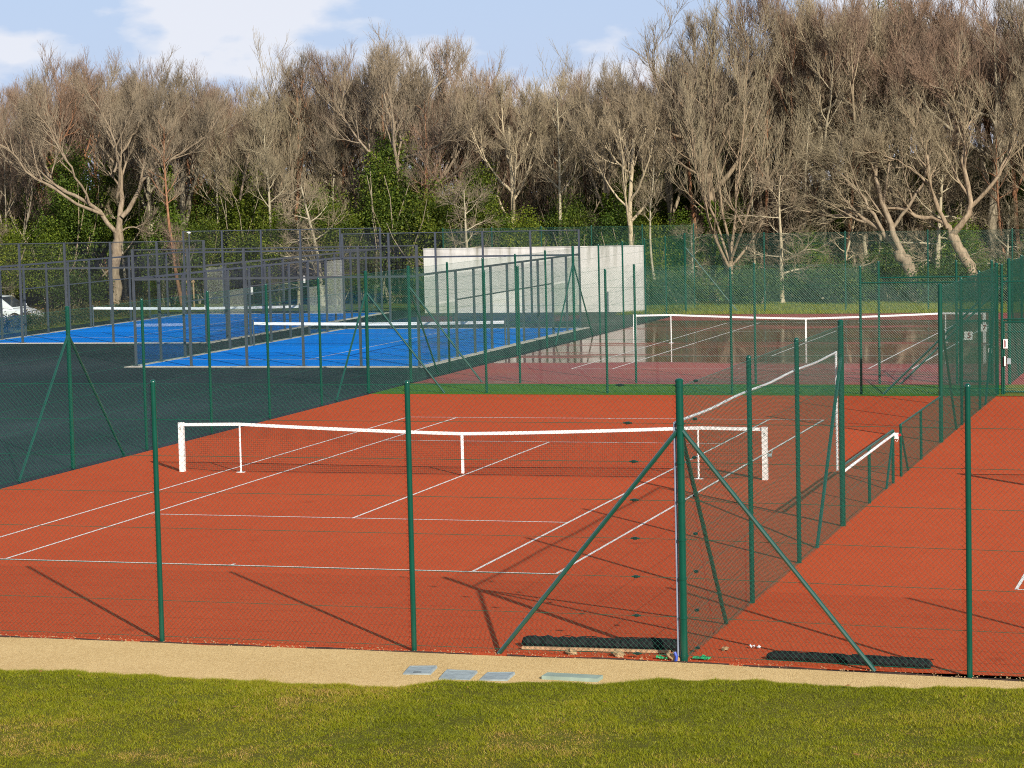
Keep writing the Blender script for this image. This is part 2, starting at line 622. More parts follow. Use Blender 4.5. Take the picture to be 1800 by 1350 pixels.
M['twig_red'] = m_twig('reddish_brown_twigs', (0.24, 0.175, 0.125), (0.30, 0.20, 0.135))
M['ivy'] = m_leaf('ivy_leaves', [(0.0, (0.045, 0.075, 0.010)), (0.5, (0.115, 0.165, 0.016)), (0.85, (0.19, 0.235, 0.024)), (1.0, (0.26, 0.27, 0.04))], 0.3, 0.6)
M['evergreen'] = m_leaf('evergreen_leaves', [(0.0, (0.032, 0.060, 0.012)), (0.5, (0.085, 0.130, 0.017)), (0.85, (0.15, 0.195, 0.022)), (1.0, (0.21, 0.23, 0.035))], 0.3, 0.55)
M['evergreen_shade'] = m_leaf('shaded_evergreen_leaves', [(0.0, (0.02, 0.04, 0.010)), (0.5, (0.05, 0.085, 0.016)), (0.85, (0.085, 0.125, 0.020)), (1.0, (0.14, 0.16, 0.03))], 0.25, 0.55)  # darker copy of the evergreen leaves, with shade put into the colour
M['scrub'] = m_leaf('scrub_leaves', [(0.0, (0.05, 0.06, 0.02)), (0.5, (0.10, 0.11, 0.035)), (0.9, (0.18, 0.15, 0.06)), (1.0, (0.30, 0.14, 0.05))], 0.2, 0.6)
M['blade'] = m_leaf('grass_blades', [(0.0, (0.1, 0.122, 0.006)), (0.4, (0.18, 0.207, 0.008)), (0.7, (0.255, 0.263, 0.013)), (0.88, (0.3, 0.226, 0.045)), (1.0, (0.42, 0.291, 0.105))], 0.3, 0.5)
M['glass'] = m_glass()

# ------------------------------------------------------------------ setting: ground sheets
BASE_Z = {}


def sheet(name, x0, x1, y0, y1, z, mat, nx=1, ny=1):
    xs, ys = np.linspace(x0, x1, nx + 1), np.linspace(y0, y1, ny + 1)
    X, Y = np.meshgrid(xs, ys)
    V = np.stack([X.ravel(), Y.ravel(), np.full(X.size, z)], 1)
    i, j = np.meshgrid(np.arange(ny), np.arange(nx), indexing='ij')
    a = i * (nx + 1) + j
    F = np.stack([a, a + 1, a + nx + 2, a + nx + 1], -1).reshape(-1, 4)
    return obj(name, mesh_np(name, V, [F], mat), kind='structure')


sheet('ground', -700, 700, -300, 900, -0.06, M['litter'])
sheet('asphalt_apron', -36.2, -9.0, -30, 62.5, 0.0, M['asphalt'])
sheet('orange_court_surface', -9.0, 30, -18.32, 18.45, 0.004, M['court'])
sheet('green_turf_strip', -9.0, 9.05, 18.45, 21.95, 0.008, M['turf'])
sheet('corridor_grass', 9.05, 30, 18.45, 21.95, 0.02, M['rough_grass'])
sheet('wet_court_surface', -9.0, 30, 21.95, 57.4, 0.004, M['wet'])
sheet('back_grass_strip', -9.0, 60, 57.4, 68, 0.010, M['rough_grass'])
sheet('back_grass_verge', -36.2, -9.0, 62.5, 69, 0.004, M['rough_grass'])
sheet('car_park', -75, -38.2, 20, 63, -0.02, M['asphalt'])
sheet('verge', -38.2, -36.2, 20, 70, 0.004, M['rough_grass'])


def ribbon(name, xs, ya, yb, z, mat):
    n = len(xs)
    V = np.concatenate([np.stack([xs, ya, np.full(n, z)], 1), np.stack([xs, yb, np.full(n, z)], 1)])
    i = np.arange(n - 1)
    F = np.stack([i, i + 1, i + 1 + n, i + n], 1)
    return obj(name, mesh_np(name, V, [F], mat), kind='structure')


def fence_y(x):
    return -18.15 - 0.085 * np.maximum(np.asarray(x, float) - 9.0, 0)


xs = np.linspace(-30, 45, 151)
wob = 0.03 * np.sin(xs * 1.7) + 0.025 * np.sin(xs * 4.1 + 1) + 0.015 * np.sin(xs * 9.3)
ribbon('gravel_path', xs, np.full(151, -24.0), fence_y(xs) - 0.13 + wob * 0.7, 0.012, M['gravel'])

# dark edging strip that shows in stretches between court and path
mb = MB()
for a, b_ in [(-8, 0.3), (0.5, 1.25), (1.5, 3.4), (3.9, 6.2), (6.7, 9.6), (9.8, 13.2), (13.5, 18), (18.2, 25)]:
    x = np.linspace(a, b_, 14)
    y = fence_y(x) - 0.10 + 0.02 * np.sin(x * 3.3)
    for i in range(13):
        mb.box(((x[i] + x[i + 1]) / 2, (y[i] + y[i + 1]) / 2, 0.004 + 0.006 * math.sin(x[i] * 5.0)), (x[i + 1] - x[i] + 0.01, 0.035, 0.03), math.atan2(y[i + 1] - y[i], x[i + 1] - x[i]))
obj('path_edging', mb.build('path_edging', M['edging']), kind='structure')

EDGE = np.array([(-30, -20.9), (-5, -20.6), (0.59, -20.45), (1.76, -20.38), (2.97, -20.43), (4.15, -20.49), (5.28, -20.51), (6.0, -20.47), (6.45, -20.04), (7.27, -19.92), (8.52, -19.75),
                 (8.98, -19.42), (9.94, -19.28), (10.79, -19.34), (11.36, -19.47), (12.14, -19.30), (13.31, -19.10), (16, -19.2), (40, -20.5)])


def edge_y(x):
    return np.interp(x, EDGE[:, 0], EDGE[:, 1]) + 0.04 * np.sin(x * 5.1) + 0.03 * np.sin(x * 11.7 + 2)


def bank_z(x, d):
    """height of the lawn d metres in front of its edge"""
    return 0.015 + 0.05 * (1 - np.exp(-d / 0.25)) + 0.05 * np.minimum(d, 12) + 0.02 * np.sin(x * 1.3 + d) * np.minimum(d, 1) + 0.03 * np.sin(x * 0.55 - d * 0.8) * np.minimum(d, 1)


gx = np.linspace(-30, 40, 281)
gd = np.concatenate([[0.0, 0.08, 0.2, 0.4], np.linspace(0.7, 14, 40), [30]])
GX, GD = np.meshgrid(gx, gd)
GY = edge_y(GX) - GD
GZ = bank_z(GX, GD)
V = np.stack([GX.ravel(), GY.ravel(), GZ.ravel()], 1)
ii, jj = np.meshgrid(np.arange(len(gd) - 1), np.arange(len(gx) - 1), indexing='ij')
a = ii * len(gx) + jj
F = np.stack([a, a + len(gx), a + len(gx) + 1, a + 1], -1).reshape(-1, 4)
obj('lawn_bank', mesh_np('lawn_bank', V, [F], M['bank'], True), kind='structure')

def hill_z(x, y):
    """the wood climbs a bank behind the courts, higher on the right"""
    x, y = np.asarray(x, float), np.asarray(y, float)
    k = np.clip((y - 69.0) / 34.0, 0, 1)
    k = k * k * (3 - 2 * k)
    f = np.clip((x + 26.0) / 24.0, 0, 1)
    f = f * f * (3 - 2 * f)
    return k * (1.0 + 6.5 * f) + 0.12 * np.sin(x * 0.9) * np.sin(y * 0.7) * k


hx, hy = np.linspace(-140, 90, 116), np.concatenate([np.linspace(66, 110, 45), [130, 170, 260, 500]])
HX, HY = np.meshgrid(hx, hy)
V = np.stack([HX.ravel(), HY.ravel(), (hill_z(HX, HY) - 0.03).ravel()], 1)
ii, jj = np.meshgrid(np.arange(len(hy) - 1), np.arange(len(hx) - 1), indexing='ij')
a = ii * len(hx) + jj
F = np.stack([a, a + 1, a + len(hx) + 1, a + len(hx)], -1).reshape(-1, 4)
obj('wooded_bank', mesh_np('wooded_bank', V, [F], M['litter'], True), kind='structure')

# court lines ------------------------------------------------------------------------------


def court_lines(cx, cyy, z=0.008, w=0.05):
    S, D, B, SV = 4.115, 5.485, 11.885, 6.40
    def ln(x0, x1, y0, y1):
        me = cached(('ln', round(x1 - x0, 3), round(y1 - y0, 3)), lambda: mesh_np('court_line', [(0, 0, 0), (x1 - x0, 0, 0), (x1 - x0, y1 - y0, 0), (0, y1 - y0, 0)], [np.array([[0, 1, 2, 3]])], M['line']))
        o = obj('court_line', me, None, (cx + x0, cyy + y0, z), kind='structure')
    h = w / 2
    for s in (-1, 1):
        ln(s * D - h, s * D + h, -B, B)
        ln(s * S - h, s * S + h, -B + w, B - w)
        ln(-D + h, D - h, s * B - h, s * B + h)
        ln(-S + h, -h, s * SV - h, s * SV + h)
        ln(h, S - h, s * SV - h, s * SV + h)
    ln(-h, h, -SV - h, SV + h)
    for s in (-1, 1):
        ln(-h, h, s * (B - h) - (0.12 if s > 0 else -0.0), s * (B - h) + (0 if s > 0 else 0.12))


court_lines(0, 0)
court_lines(18.03, -0.28)
court_lines(0, 39.4, 0.009)
court_lines(18.03, 39.4, 0.009)


# ------------------------------------------------------------------ chain link fences
def clip_lines(L, H, step, sign):
    """diagonal wires z = sign*(x - c) clipped to [0,L]x[0,H]; returns (n,2,2)"""
    out = []
    if sign > 0:
        cs = np.arange(-H, L, step)
        for c in cs:
            x0, x1 = max(0, c), min(L, c + H)
            if x1 - x0 > 0.01:
                out.append(((x0, x0 - c), (x1, x1 - c)))
    else:
        cs = np.arange(0, L + H, step)
        for c in cs:
            x0, x1 = max(0, c - H), min(L, c)
            if x1 - x0 > 0.01:
                out.append(((x0, c - x0), (x1, c - x1)))
    return np.array(out)


def link_panel(L, H, r=0.0017, weave=False, step=0.0707):
    V, Q = [], []
    n0 = 0
    ang = np.array([math.pi / 2, math.pi * 7 / 6, math.pi * 11 / 6])
    for sign in (1, -1):
        S = clip_lines(L, H, step, sign)
        for wi, ((x0, z0), (x1, z1)) in enumerate(S):
            if weave:
                k = max(2, int(round((x1 - x0) / (step / 2))) + 1)
                t = np.linspace(0, 1, k)
                yy = 0.0034 * sign * (-1.0) ** (np.round((x0 + t * (x1 - x0)) / (step / 2)) + wi)
            else:
                k = 2
                t = np.array([0.0, 1.0])
                yy = np.full(2, 0.0022 * sign)
            P = np.stack([x0 + t * (x1 - x0), yy, z0 + t * (z1 - z0)], 1)
            d = np.array([x1 - x0, 0, z1 - z0]); d /= np.linalg.norm(d)
            u = np.array([0, 1.0, 0]); v = np.cross(d, u)
            ring = r * (np.cos(ang)[:, None] * u + np.sin(ang)[:, None] * v)
            V.append((P[:, None, :] + ring[None]).reshape(-1, 3))
            i, j = np.meshgrid(np.arange(k - 1), np.arange(3), indexing='ij')
            j2 = (j + 1) % 3
            Q.append(n0 + np.stack([i * 3 + j, i * 3 + j2, (i + 1) * 3 + j2, (i + 1) * 3 + j], -1).reshape(-1, 4))
            n0 += 3 * k
    return mesh_np('mesh_panel', np.concatenate(V), [np.concatenate(Q)], M['wire'], weave)


def post_me(h, r):
    def mk():
        prof = [(r, 0), (r, h - 0.03), (r * 1.08, h - 0.03), (r * 1.08, h - 0.012), (r * 0.8, h + 0.004), (r * 0.3, h + 0.012), (0.001, h + 0.013)]
        s = 14
        ang = np.arange(s) * 2 * np.pi / s
        V = np.concatenate([np.stack([p[0] * np.cos(ang), p[0] * np.sin(ang), np.full(s, p[1])], 1) for p in prof])
        i, j = np.meshgrid(np.arange(len(prof) - 1), np.arange(s), indexing='ij')
        j2 = (j + 1) % s
        Q = np.stack([i * s + j, i * s + j2, (i + 1) * s + j2, (i + 1) * s + j], -1).reshape(-1, 4)
        return smooth_by_angle(mesh_np('post', V, [Q], M['green']), 35)
    return cached(('post', round(h, 3), round(r, 4)), mk)


def rod_me(name, p0, p1, r, mat, sides=8):
    p0, p1 = np.array(p0, float), np.array(p1, float)
    return smooth_by_angle(MB().tube([p0, p1], r, sides).build(name, mat), 40)


def strainer_me():
    mb = MB()
    mb.box((0, 0, 0), (0.045, 0.03, 0.035))
    mb.tube([(-0.055, 0, 0), (-0.022, 0, 0)], 0.012, 6)
    mb.tube([(0.022, 0, 0), (0.055, 0, 0)], 0.012, 6)
    mb.tube([(0.0, -0.03, 0.0), (0.0, 0.03, 0.0)], 0.014, 6)
    return mb.build('wire_strainer', M['dark_green'])


WIRES = [0.07, 0.56, 1.06, 1.55, 2.04, 2.53, 3.02, 3.50]


def fence(label, A, B, posts, h=3.55, end_posts=(), braces=(), spans=None, r=0.036, wires=WIRES, weave=False, strainers=(), clamps=(), rail=None, group='green chain link fences', wire_r=0.0018, drop=None, side=-1):
    A, B = np.array(A, float), np.array(B, float)
    L = float(np.linalg.norm(B - A))
    rz = math.atan2(B[1] - A[1], B[0] - A[0])
    root = thing('chain_link_fence', label, 'fence', (A[0], A[1], 0.0), rz, group)
    for t in posts:
        obj('post', post_me(h, r), root, (t, 0, 0))
    for t in end_posts:
        obj('post', post_me(h + 0.03, 0.05), root, (t, 0, 0))
    for (t, foot, hh) in braces:       # foot (dx, dy) from the post, in world axes
        c, s = math.cos(-rz), math.sin(-rz)
        fx, fy = foot[0] * c - foot[1] * s, foot[0] * s + foot[1] * c
        obj('brace', rod_me('brace', (0, 0, hh), (fx, fy, 0.0), 0.03 if h > 2 else 0.024, M['brace']), root, (t, 0, 0))
    if spans is None:
        allp = sorted(set(list(posts) + list(end_posts) + [0.0, L]))
        spans = [(a, b, h - 0.05) for a, b in zip(allp[:-1], allp[1:]) if b - a > 0.1]
    for a, b, hh in spans:
        me = cached(('panel', round(b - a, 2), round(hh, 2), weave, wire_r), lambda: link_panel(round(b - a, 2), hh - 0.03, wire_r, weave))
        obj('mesh_panel', me, root, (a, side * (r + 0.006), 0.03), kind='stuff')
    x0, x1 = min(s[0] for s in spans), max(s[1] for s in spans)
    for z in wires:
        me = cached(('lw', round(x1 - x0, 2)), lambda: MB().tube([(0, 0, 0), (round(x1 - x0, 2), 0, 0)], 0.003, 4, False).build('line_wire', M['wire']))
        obj('line_wire', me, root, (x0, side * (r + 0.001), z))
    for i, t in enumerate(strainers):
        for k, z in enumerate(wires):
            obj('wire_strainer', cached('strainer', strainer_me), root, (t + (0.16 if k == 7 else 0.07 if k == 6 else 0.0) * (1 if t > 0 else -1), side * (r + 0.012), z))
    for t in clamps:
        for z in wires:
            me = cached('clamp', lambda: smooth_by_angle(MB().tube([(0, 0, -0.014), (0, 0, 0.014)], 0.056, 14).build('clamp_band', M['green'])))
            obj('clamp_band', me, root, (t, 0, z))
    if rail:
        for a, b, z in rail:
            obj('top_rail', rod_me('top_rail', (0, 0, 0), (b - a, 0, 0), 0.022, M['green']), root, (a, 0, z))
    return root


fence('green chain link fence along the gravel path, left of the thick braced corner post', (9.0, -18.15), (-9.2, -18.15),
      [3.62, 7.24, 10.86, 14.48], end_posts=[0.0], braces=[(0, (-2.47, 0.03), 2.97), (0, (-0.02, 2.6), 2.97), (0, (2.44, -0.17), 2.97)],
      spans=[(0, 3.62, 3.5), (3.62, 7.24, 3.5), (7.24, 10.86, 3.5), (10.86, 14.48, 3.5), (14.48, 18.1, 3.5)], weave=True, strainers=[0.62], clamps=[0], wire_r=0.0016)
fence('green chain link fence along the gravel path, right of the thick braced corner post', (9.0, -18.15), (27.1, -19.68),
      [3.62, 7.24, 10.86, 14.48], spans=[(0, 3.62, 3.5), (3.62, 7.24, 3.5), (7.24, 10.86, 3.5), (10.86, 14.48, 3.5), (14.48, 18.1, 3.5)], weave=True, wire_r=0.0016, side=1)
fence('tall green divider fence between the two orange courts, carrying a white duct', (9.0, -18.15), (9.0, -6.15),
      [4.25, 7.9], end_posts=[12.0], braces=[(12.0, (0, -2.55), 2.97)], strainers=[0.55])
fence('low green divider fence with white duct under its rail, ending in a white box', (9.0, -6.1), (9.0, -0.25),
      [2.9, 5.85], h=1.06, r=0.03, braces=[(5.85, (0, -0.9), 0.95)], spans=[(0, 2.9, 1.05), (2.9, 5.85, 1.05)], wires=[0.07, 0.55], rail=[(0, 5.85, 1.05)])
fence('low green divider fence with plain rail, beyond the gap', (9.0, 0.84), (9.0, 7.05),
      [0.0, 2.95], h=1.06, r=0.03, braces=[(0, (0, 1.0), 0.95)], spans=[(0, 2.95, 1.05), (2.95, 6.2, 1.05)], wires=[0.07, 0.55], rail=[(0, 6.2, 1.05)])
fence('tall green divider fence on the right, running up to the grass corridor', (9.0, 7.09), (9.0, 18.9),
      [3.88, 7.71], end_posts=[0.0, 11.81], braces=[(0.0, (0, 2.8), 2.97), (11.81, (0, -2.9), 2.97)], wire_r=0.0022)
fence('tall green fence at far right, running on behind the numbered gate', (9.0, 22.2), (9.0, 59.2),
      [3.7 * k for k in range(1, 10)], end_posts=[0.0, 37.0], braces=[(0.0, (0, 2.8), 2.97)], wire_r=0.0022)
fence('long green fence between the dark asphalt and the orange and maroon courts', (-9.2, -18.18), (-9.2, 59.52),
      [3.7 * k for k in range(0, 21) if k not in (5, 10, 11, 16)], end_posts=[18.5, 37.0, 40.7, 59.2, 77.7],
      braces=[(18.5, (0, -2.45), 2.97), (18.5, (0, 2.5), 2.97), (37.0, (0, -2.6), 2.97), (40.7, (0, 2.6), 2.97), (59.2, (0, -2.6), 2.97), (59.2, (0, 2.6), 2.97), (37.0, (2.36, 0), 2.97), (40.7, (2.3, 0), 2.97)], wire_r=0.0014)
fence('green cross fence on the near side of the bright green turf strip', (-9.2, 18.9), (9.0, 18.9),
      [3.62, 7.24, 10.86, 14.5], braces=[(18.2, (-3.1, 0), 3.0)],
      spans=[(0, 3.62, 3.5), (3.62, 7.24, 3.5), (7.24, 10.86, 3.5), (10.86, 14.5, 3.5), (14.5, 18.2, 3.06)], rail=[(14.5, 18.2, 3.08)], wires=WIRES[:7], wire_r=0.0014)
fence('green cross fence on the far side of the turf strip, along the wet court', (-9.2, 22.2), (9.0, 22.2),
      [3.62, 7.24, 10.86, 14.5, 16.72, 17.72], braces=[(18.2, (-3.1, 0), 3.0)],
      spans=[(0, 3.62, 3.5), (3.62, 7.24, 3.5), (7.24, 10.86, 3.5), (10.86, 14.5, 3.5), (14.5, 16.72, 3.06), (17.72, 18.2, 3.06)], rail=[(14.5, 18.2, 3.08), (16.72, 17.72, 2.14)], wires=WIRES[:1], wire_r=0.0014)
fence('green cross fence right of the divider, with a gate beside its first post', (9.0, 18.9), (27.1, 18.9),
      [0.14, 1.36, 4.98, 8.6, 12.2, 15.8], spans=[(1.36, 4.98, 3.5), (4.98, 8.6, 3.5), (8.6, 12.2, 3.5), (12.2, 15.8, 3.5)], wire_r=0.0014, rail=[(0.14, 1.36, 2.06), (0.14, 1.36, 3.08)])
fence('green back fence behind the wet court, in front of the bare trees', (-9.2, 59.52), (27, 59.2),
      [3.65 * k for k in range(1, 10)], braces=[(0, (2.4, 0), 2.97)], wire_r=0.0016)
fence('green fence with slim posts rising behind the white wall', (-21.6, 62.0), (-9.2, 62.0),
      [2.45 * k for k in range(0, 6)], h=3.95, r=0.03, spans=[(2.45 * k, 2.45 * (k + 1), 3.9) for k in range(5)], wires=[0.07, 1.9, 3.88])

# white cable duct on the divider fence -------------------------------------------------------
dct = thing('cable_duct', 'white cable duct clipped along the divider fence, dropping down its last tall post', 'cable duct', (8.93, -18.15, 0))
obj('riser', rod_me('riser', (0, 0, 0.0), (0, 0, 3.03), 0.018, M['duct_grey'], 8), dct, (-0.005, 0.02, 0), label='blue grey riser up the corner post')
pts = [(0, y, 3.03 - 0.02 * math.sin(math.pi * ((y % 4.0) / 4.0)) ** 2) for y in np.linspace(0.02, 11.9, 40)]
obj('overhead_run', smooth_by_angle(MB().tube(pts, 0.018, 8).build('overhead_run', M['duct'])), dct)
obj('drop', rod_me('drop', (0, 11.9, 3.05), (0, 11.9, 0.98), 0.021, M['duct']), dct)
obj('rail_run', rod_me('rail_run', (0.11, 12.05, 0.97), (0.11, 17.85, 0.99), 0.026, M['duct']), dct)
sb = thing('socket_box', 'small white socket box with a red cap on the end of the low fence', 'socket box', (9.07, -0.22, 0.9))
sb.scale = (0.7, 0.7, 0.7)
obj('body', MB().box((0, 0, 0.06), (0.11, 0.10, 0.16)).build('body', M['white']), sb)
obj('cap', rod_me('cap', (0.05, 0.0, 0.07), (0.13, 0.0, 0.09), 0.035, M['lamp']), sb)
obj('cable_loop', smooth_by_angle(MB().tube([(-0.02, 0.03, 0.0), (-0.04, 0.04, -0.08), (0.0, 0.04, -0.12), (0.04, 0.03, -0.05), (0.03, 0.02, 0.0)], 0.01, 6).build('cable_loop', M['duct'])), sb)


# ------------------------------------------------------------------ gates and signs
def gate(label, x, y, w, h):
    g = thing('gate', label, 'gate', (x, y, 0.03), 0, 'tube framed gates')
    for xx in (0.03, w - 0.03):
        obj('stile', rod_me('stile', (0, 0, 0), (0, 0, h), 0.03, M['green'], 10), g, (xx, 0, 0))
    for zz in (0.06, h - 0.03, h - 0.30):
        obj('rail', rod_me('rail', (0, 0, 0), (w - 0.12, 0, 0), 0.024, M['green'], 10), g, (0.06, 0, zz))
    obj('mesh_panel', link_panel(w - 0.08, h - 0.1), g, (0.04, -0.03, 0.05), kind='stuff')
    obj('latch', MB().box((0, 0, 0), (0.10, 0.05, 0.13)).build('latch', M['white']), g, (w - 0.02, -0.06, 0.95))
    obj('bolt', rod_me('bolt', (0, 0, 0), (0.16, 0, 0), 0.012, M['galv'], 6), g, (w - 0.16, -0.05, 1.12))
    return g


gate('green tube framed gate with a sign reading 5, onto the wet court', 7.58, 22.2, 0.90, 2.08)
gate('green tube framed gate right of the divider, onto the right hand orange court', 9.16, 18.9, 1.18, 1.98)


def sign(name, label, loc, w, h, text=None, rz=0.0, col='red_print', size=0.2, bars=()):
    s = thing(name, label, 'sign', loc, rz)
    obj('board', MB().box((0, 0, 0), (w, 0.012, h)).build('board', M['white']), s)
    if text:
        obj('numeral', text_mesh(text, size, M[col], 0.006), s, (0.02, -0.009, 0), (rad(90), 0, 0))
    for (bx, bz, bw, bh, c) in bars:
        obj('print_bar', MB().box((bx, -0.0075, bz), (bw, 0.003, bh)).build('print_bar', M[c]), s)
    return s


sign('gate_number_sign', 'square white sign with red 5 on the numbered gate', (7.86, 22.14, 1.40), 0.235, 0.235, '5', size=0.22)
sign('gate_number_sign', 'small white sign with slanting red 7, upper right of the 5', (8.29, 22.14, 1.62), 0.17, 0.20, '7', size=0.2)
sign('notice_sign', 'white upright notice with dark red band beside the gate post', (9.24, 18.83, 1.40), 0.115, 0.25, bars=[(-0.02, 0, 0.022, 0.20, 'red_print'), (0.0, 0.0, 0.010, 0.17, 'black_print')])
sign('notice_sign', 'low white notice with thin red edge, below the dark red banded notice', (9.22, 18.82, 0.93), 0.05, 0.26, bars=[(-0.02, 0, 0.008, 0.25, 'red_print')])
sign('notice_sign', 'white notice at the right edge of the photo on the far cross fence', (9.78, 22.6, 1.55), 0.22, 0.24, bars=[(-0.06, 0.0, 0.02, 0.16, 'red_print')])
obj('latch_plate', MB().box((0, 0, 0), (0.11, 0.05, 0.16), 0, 0.85).build('latch_plate', M['galv']), None, (9.33, 18.80, 0.93))
tag(bpy.data.objects['latch_plate'], 'pale metal latch plate beside the low red edged notice', 'latch plate')


# ------------------------------------------------------------------ tennis nets
def tennis_net(label, cx, cyy, sticks=True, marks=True):
    t = thing('tennis_net', label, 'tennis net', (cx, cyy, 0.0), 0, 'tennis nets')
    def top(x):
        ax = abs(x)
        return 1.055 + (1.075 - 1.055) * (6.4 - ax) / 1.37 if ax > 5.03 else 0.914 + (1.075 - 0.914) * (0.35 * (ax / 5.03) + 0.65 * (ax / 5.03) ** 1.5)
    for s in (-1, 1):
        mb = MB().box((0, 0, 0.53), (0.105, 0.105, 1.06)).box((0, 0, 1.064), (0.112, 0.112, 0.012))
        p = obj('net_post', mb.build('net_post', M['white']), t, (s * 6.4, 0, 0))
        if marks:
            obj('mark', text_mesh('S' if s < 0 else 'o', 0.10, M['black_print']), p, (0, -0.0545, 0.94), (rad(90), 0, 0))
        if sticks:
            st = obj('singles_stick', rod_me('singles_stick', (0, 0, 0.012), (0, 0, 1.06), 0.02, M['white']), t, (s * 5.03, 0, 0))
            obj('base_plate', MB().box((0, 0, 0.008), (0.17, 0.10, 0.014)).build('base_plate', M['white']), st)
    w = MB().tube([(6.455, 0, 0.5), (6.53, 0, 0.5)], 0.04, 10)
    w.tube([(6.53, 0, 0.5), (6.55, 0, 0.62)], 0.012, 6)
    obj('net_winder', w.build('net_winder', M['galv']), t)
    xs_ = np.linspace(-6.35, 6.35, 81)
    # head band: a folded strip 65 mm deep
    V, Fq = [], []
    for x in xs_:
        z = top(x)
        V += [(x, -0.012, z - 0.065), (x, -0.012, z), (x, 0.012, z), (x, 0.012, z - 0.065)]
    for i in range(80):
        for k in range(3):
            Fq.append((i * 4 + k, (i + 1) * 4 + k, (i + 1) * 4 + k + 1, i * 4 + k + 1))
    obj('head_band', mesh_np('head_band', V, [np.array(Fq)], M['tape']), t)
    cs = MB().box((0, -0.004, 0.48), (0.055, 0.03, 0.86))
    obj('centre_strap', cs.build('centre_strap', M['tape']), t)
    # netting
    mb = MB()
    pitch = 0.045
    rr = 0.0017
    nx = int(12.68 / pitch)
    bot = lambda x: 0.03 + 0.07 * max(0, (abs(x) - 5.6)) ** 1.0
    for i in range(nx + 1):
        x = -6.34 + i * pitch
        mb.tube([(x, 0.0, bot(x)), (x + 0.004 * math.sin(i * 1.7), 0.006 * math.sin(x * 1.1), top(x) * 0.5), (x, 0.0, top(x) - 0.05)], rr, 3, False)
    for k in range(23):
        f = k / 22.0
        pl = [(x, 0.006 * math.sin(x * 1.1) * math.sin(math.pi * f) + (0.004 if k % 2 else -0.004), bot(x) + f * (top(x) - 0.05 - bot(x))) for x in xs_[::2]]
        mb.tube(pl, rr if k > 0 else 0.005, 3, False)
    for k in range(16, 22):     # doubled upper rows
        f = (k + 0.5) / 22.0
        pl = [(x, 0.005, bot(x) + f * (top(x) - 0.05 - bot(x))) for x in xs_[::2]]
        mb.tube(pl, rr, 3, False)
    obj('netting', mb.build('netting', M['net']), t, kind='stuff')
    return t


tennis_net('black tennis net with white band and singles sticks on the near orange court', 0, 0)
tennis_net('tennis net with white posts mirrored in the wet maroon court', 0, 39.4, True, False)
tennis_net('tennis net of the right hand orange court, just past the picture edge', 18.03, -0.28, False, False)


# ------------------------------------------------------------------ glass and steel padel cages
def grid_panel(w, h, pitch=0.05, r=0.0021):
    def mk():
        mb = MB()
        for i in range(int(w / pitch) + 1):
            x = i * pitch
            mb.tube([(x, 0, 0), (x, 0, h)], r, 3, False)
        for k in range(int(h / pitch) + 1):
            z = k * pitch
            mb.tube([(0, 0.004, z), (w, 0.004, z)], r, 3, False)
        return mb.build('mesh_panel', M['grey_wire'])
    return cached(('grid', round(w, 2), round(h, 2), pitch), mk)


def padel_cage(label, x0, x1, y0, y1, notices=()):
    W, D = x1 - x0, y1 - y0
    c = thing('padel_cage', label, 'padel court', (x0, y0, 0.0), 0, 'glass and steel padel courts')
    p = W / 5.0
    gl = lambda w, h: cached(('gl', round(w, 2), h), lambda: MB().box((w / 2, 0, h / 2), (w, 0.012, h)).build('glass_pane', M['glass']))
    for yy, sgn in ((0.0, 1), (D, -1)):
        for k in range(6):
            po = obj('post', box_me('post', (0.07, 0.09, 4.04), M['grey_steel']), c, (k * p, yy, 0.02))
            obj('base_plate', cached('bp', lambda: MB().box((0, 0, 0.008), (0.22, 0.16, 0.016)).build('base_plate', M['grey_steel'])), po)
        for k in range(5):
            obj('glass_pane', gl(p - 0.10, 2.9), c, (k * p + 0.05, yy, 0.06))
            obj('mesh_panel', grid_panel(p - 0.09, 0.97), c, (k * p + 0.045, yy, 3.06), kind='stuff')
        for zz, th in ((3.02, 0.07), (4.04, 0.035)):
            obj('rail', MB().box((W / 2, yy, zz), (W + 0.05, 0.05, th)).build('rail', M['grey_steel']), c)
    n = 10
    q = D / n
    for xx in (0.0, W):
        for k in range(1, n):
            obj('post', box_me('post', (0.08, 0.07, 3.02), M['grey_steel']), c, (xx, k * q, 0.02))
        for k in range(n):
            rot = (0, 0, rad(90))
            if k in (0, n - 1):
                obj('glass_pane', gl(q - 0.10, 2.9), c, (xx, k * q + 0.05, 0.06), rot)
            elif k in (1, n - 2):
                obj('glass_pane', gl(q - 0.10, 1.92), c, (xx, k * q + 0.05, 0.06), rot)
                obj('mesh_panel', grid_panel(q - 0.09, 0.95), c, (xx, k * q + 0.045, 2.06), rot, kind='stuff')
            elif k in (4, 5) and xx > 0:
                obj('mesh_panel', grid_panel(q - 0.09, 0.95), c, (xx, k * q + 0.045, 2.06), rot, kind='stuff')   # over the way in
            else:
                obj('mesh_panel', grid_panel(q - 0.09, 2.9), c, (xx, k * q + 0.045, 0.06), rot, kind='stuff')
        obj('rail', MB().box((xx, D / 2, 3.05), (0.06, D - 0.1, 0.07)).build('rail', M['grey_steel']), c)
        obj('rail', MB().box((xx, D / 2, 2.03), (0.04, D * 0.6, 0.045)).build('rail', M['grey_steel']), c)
    return c


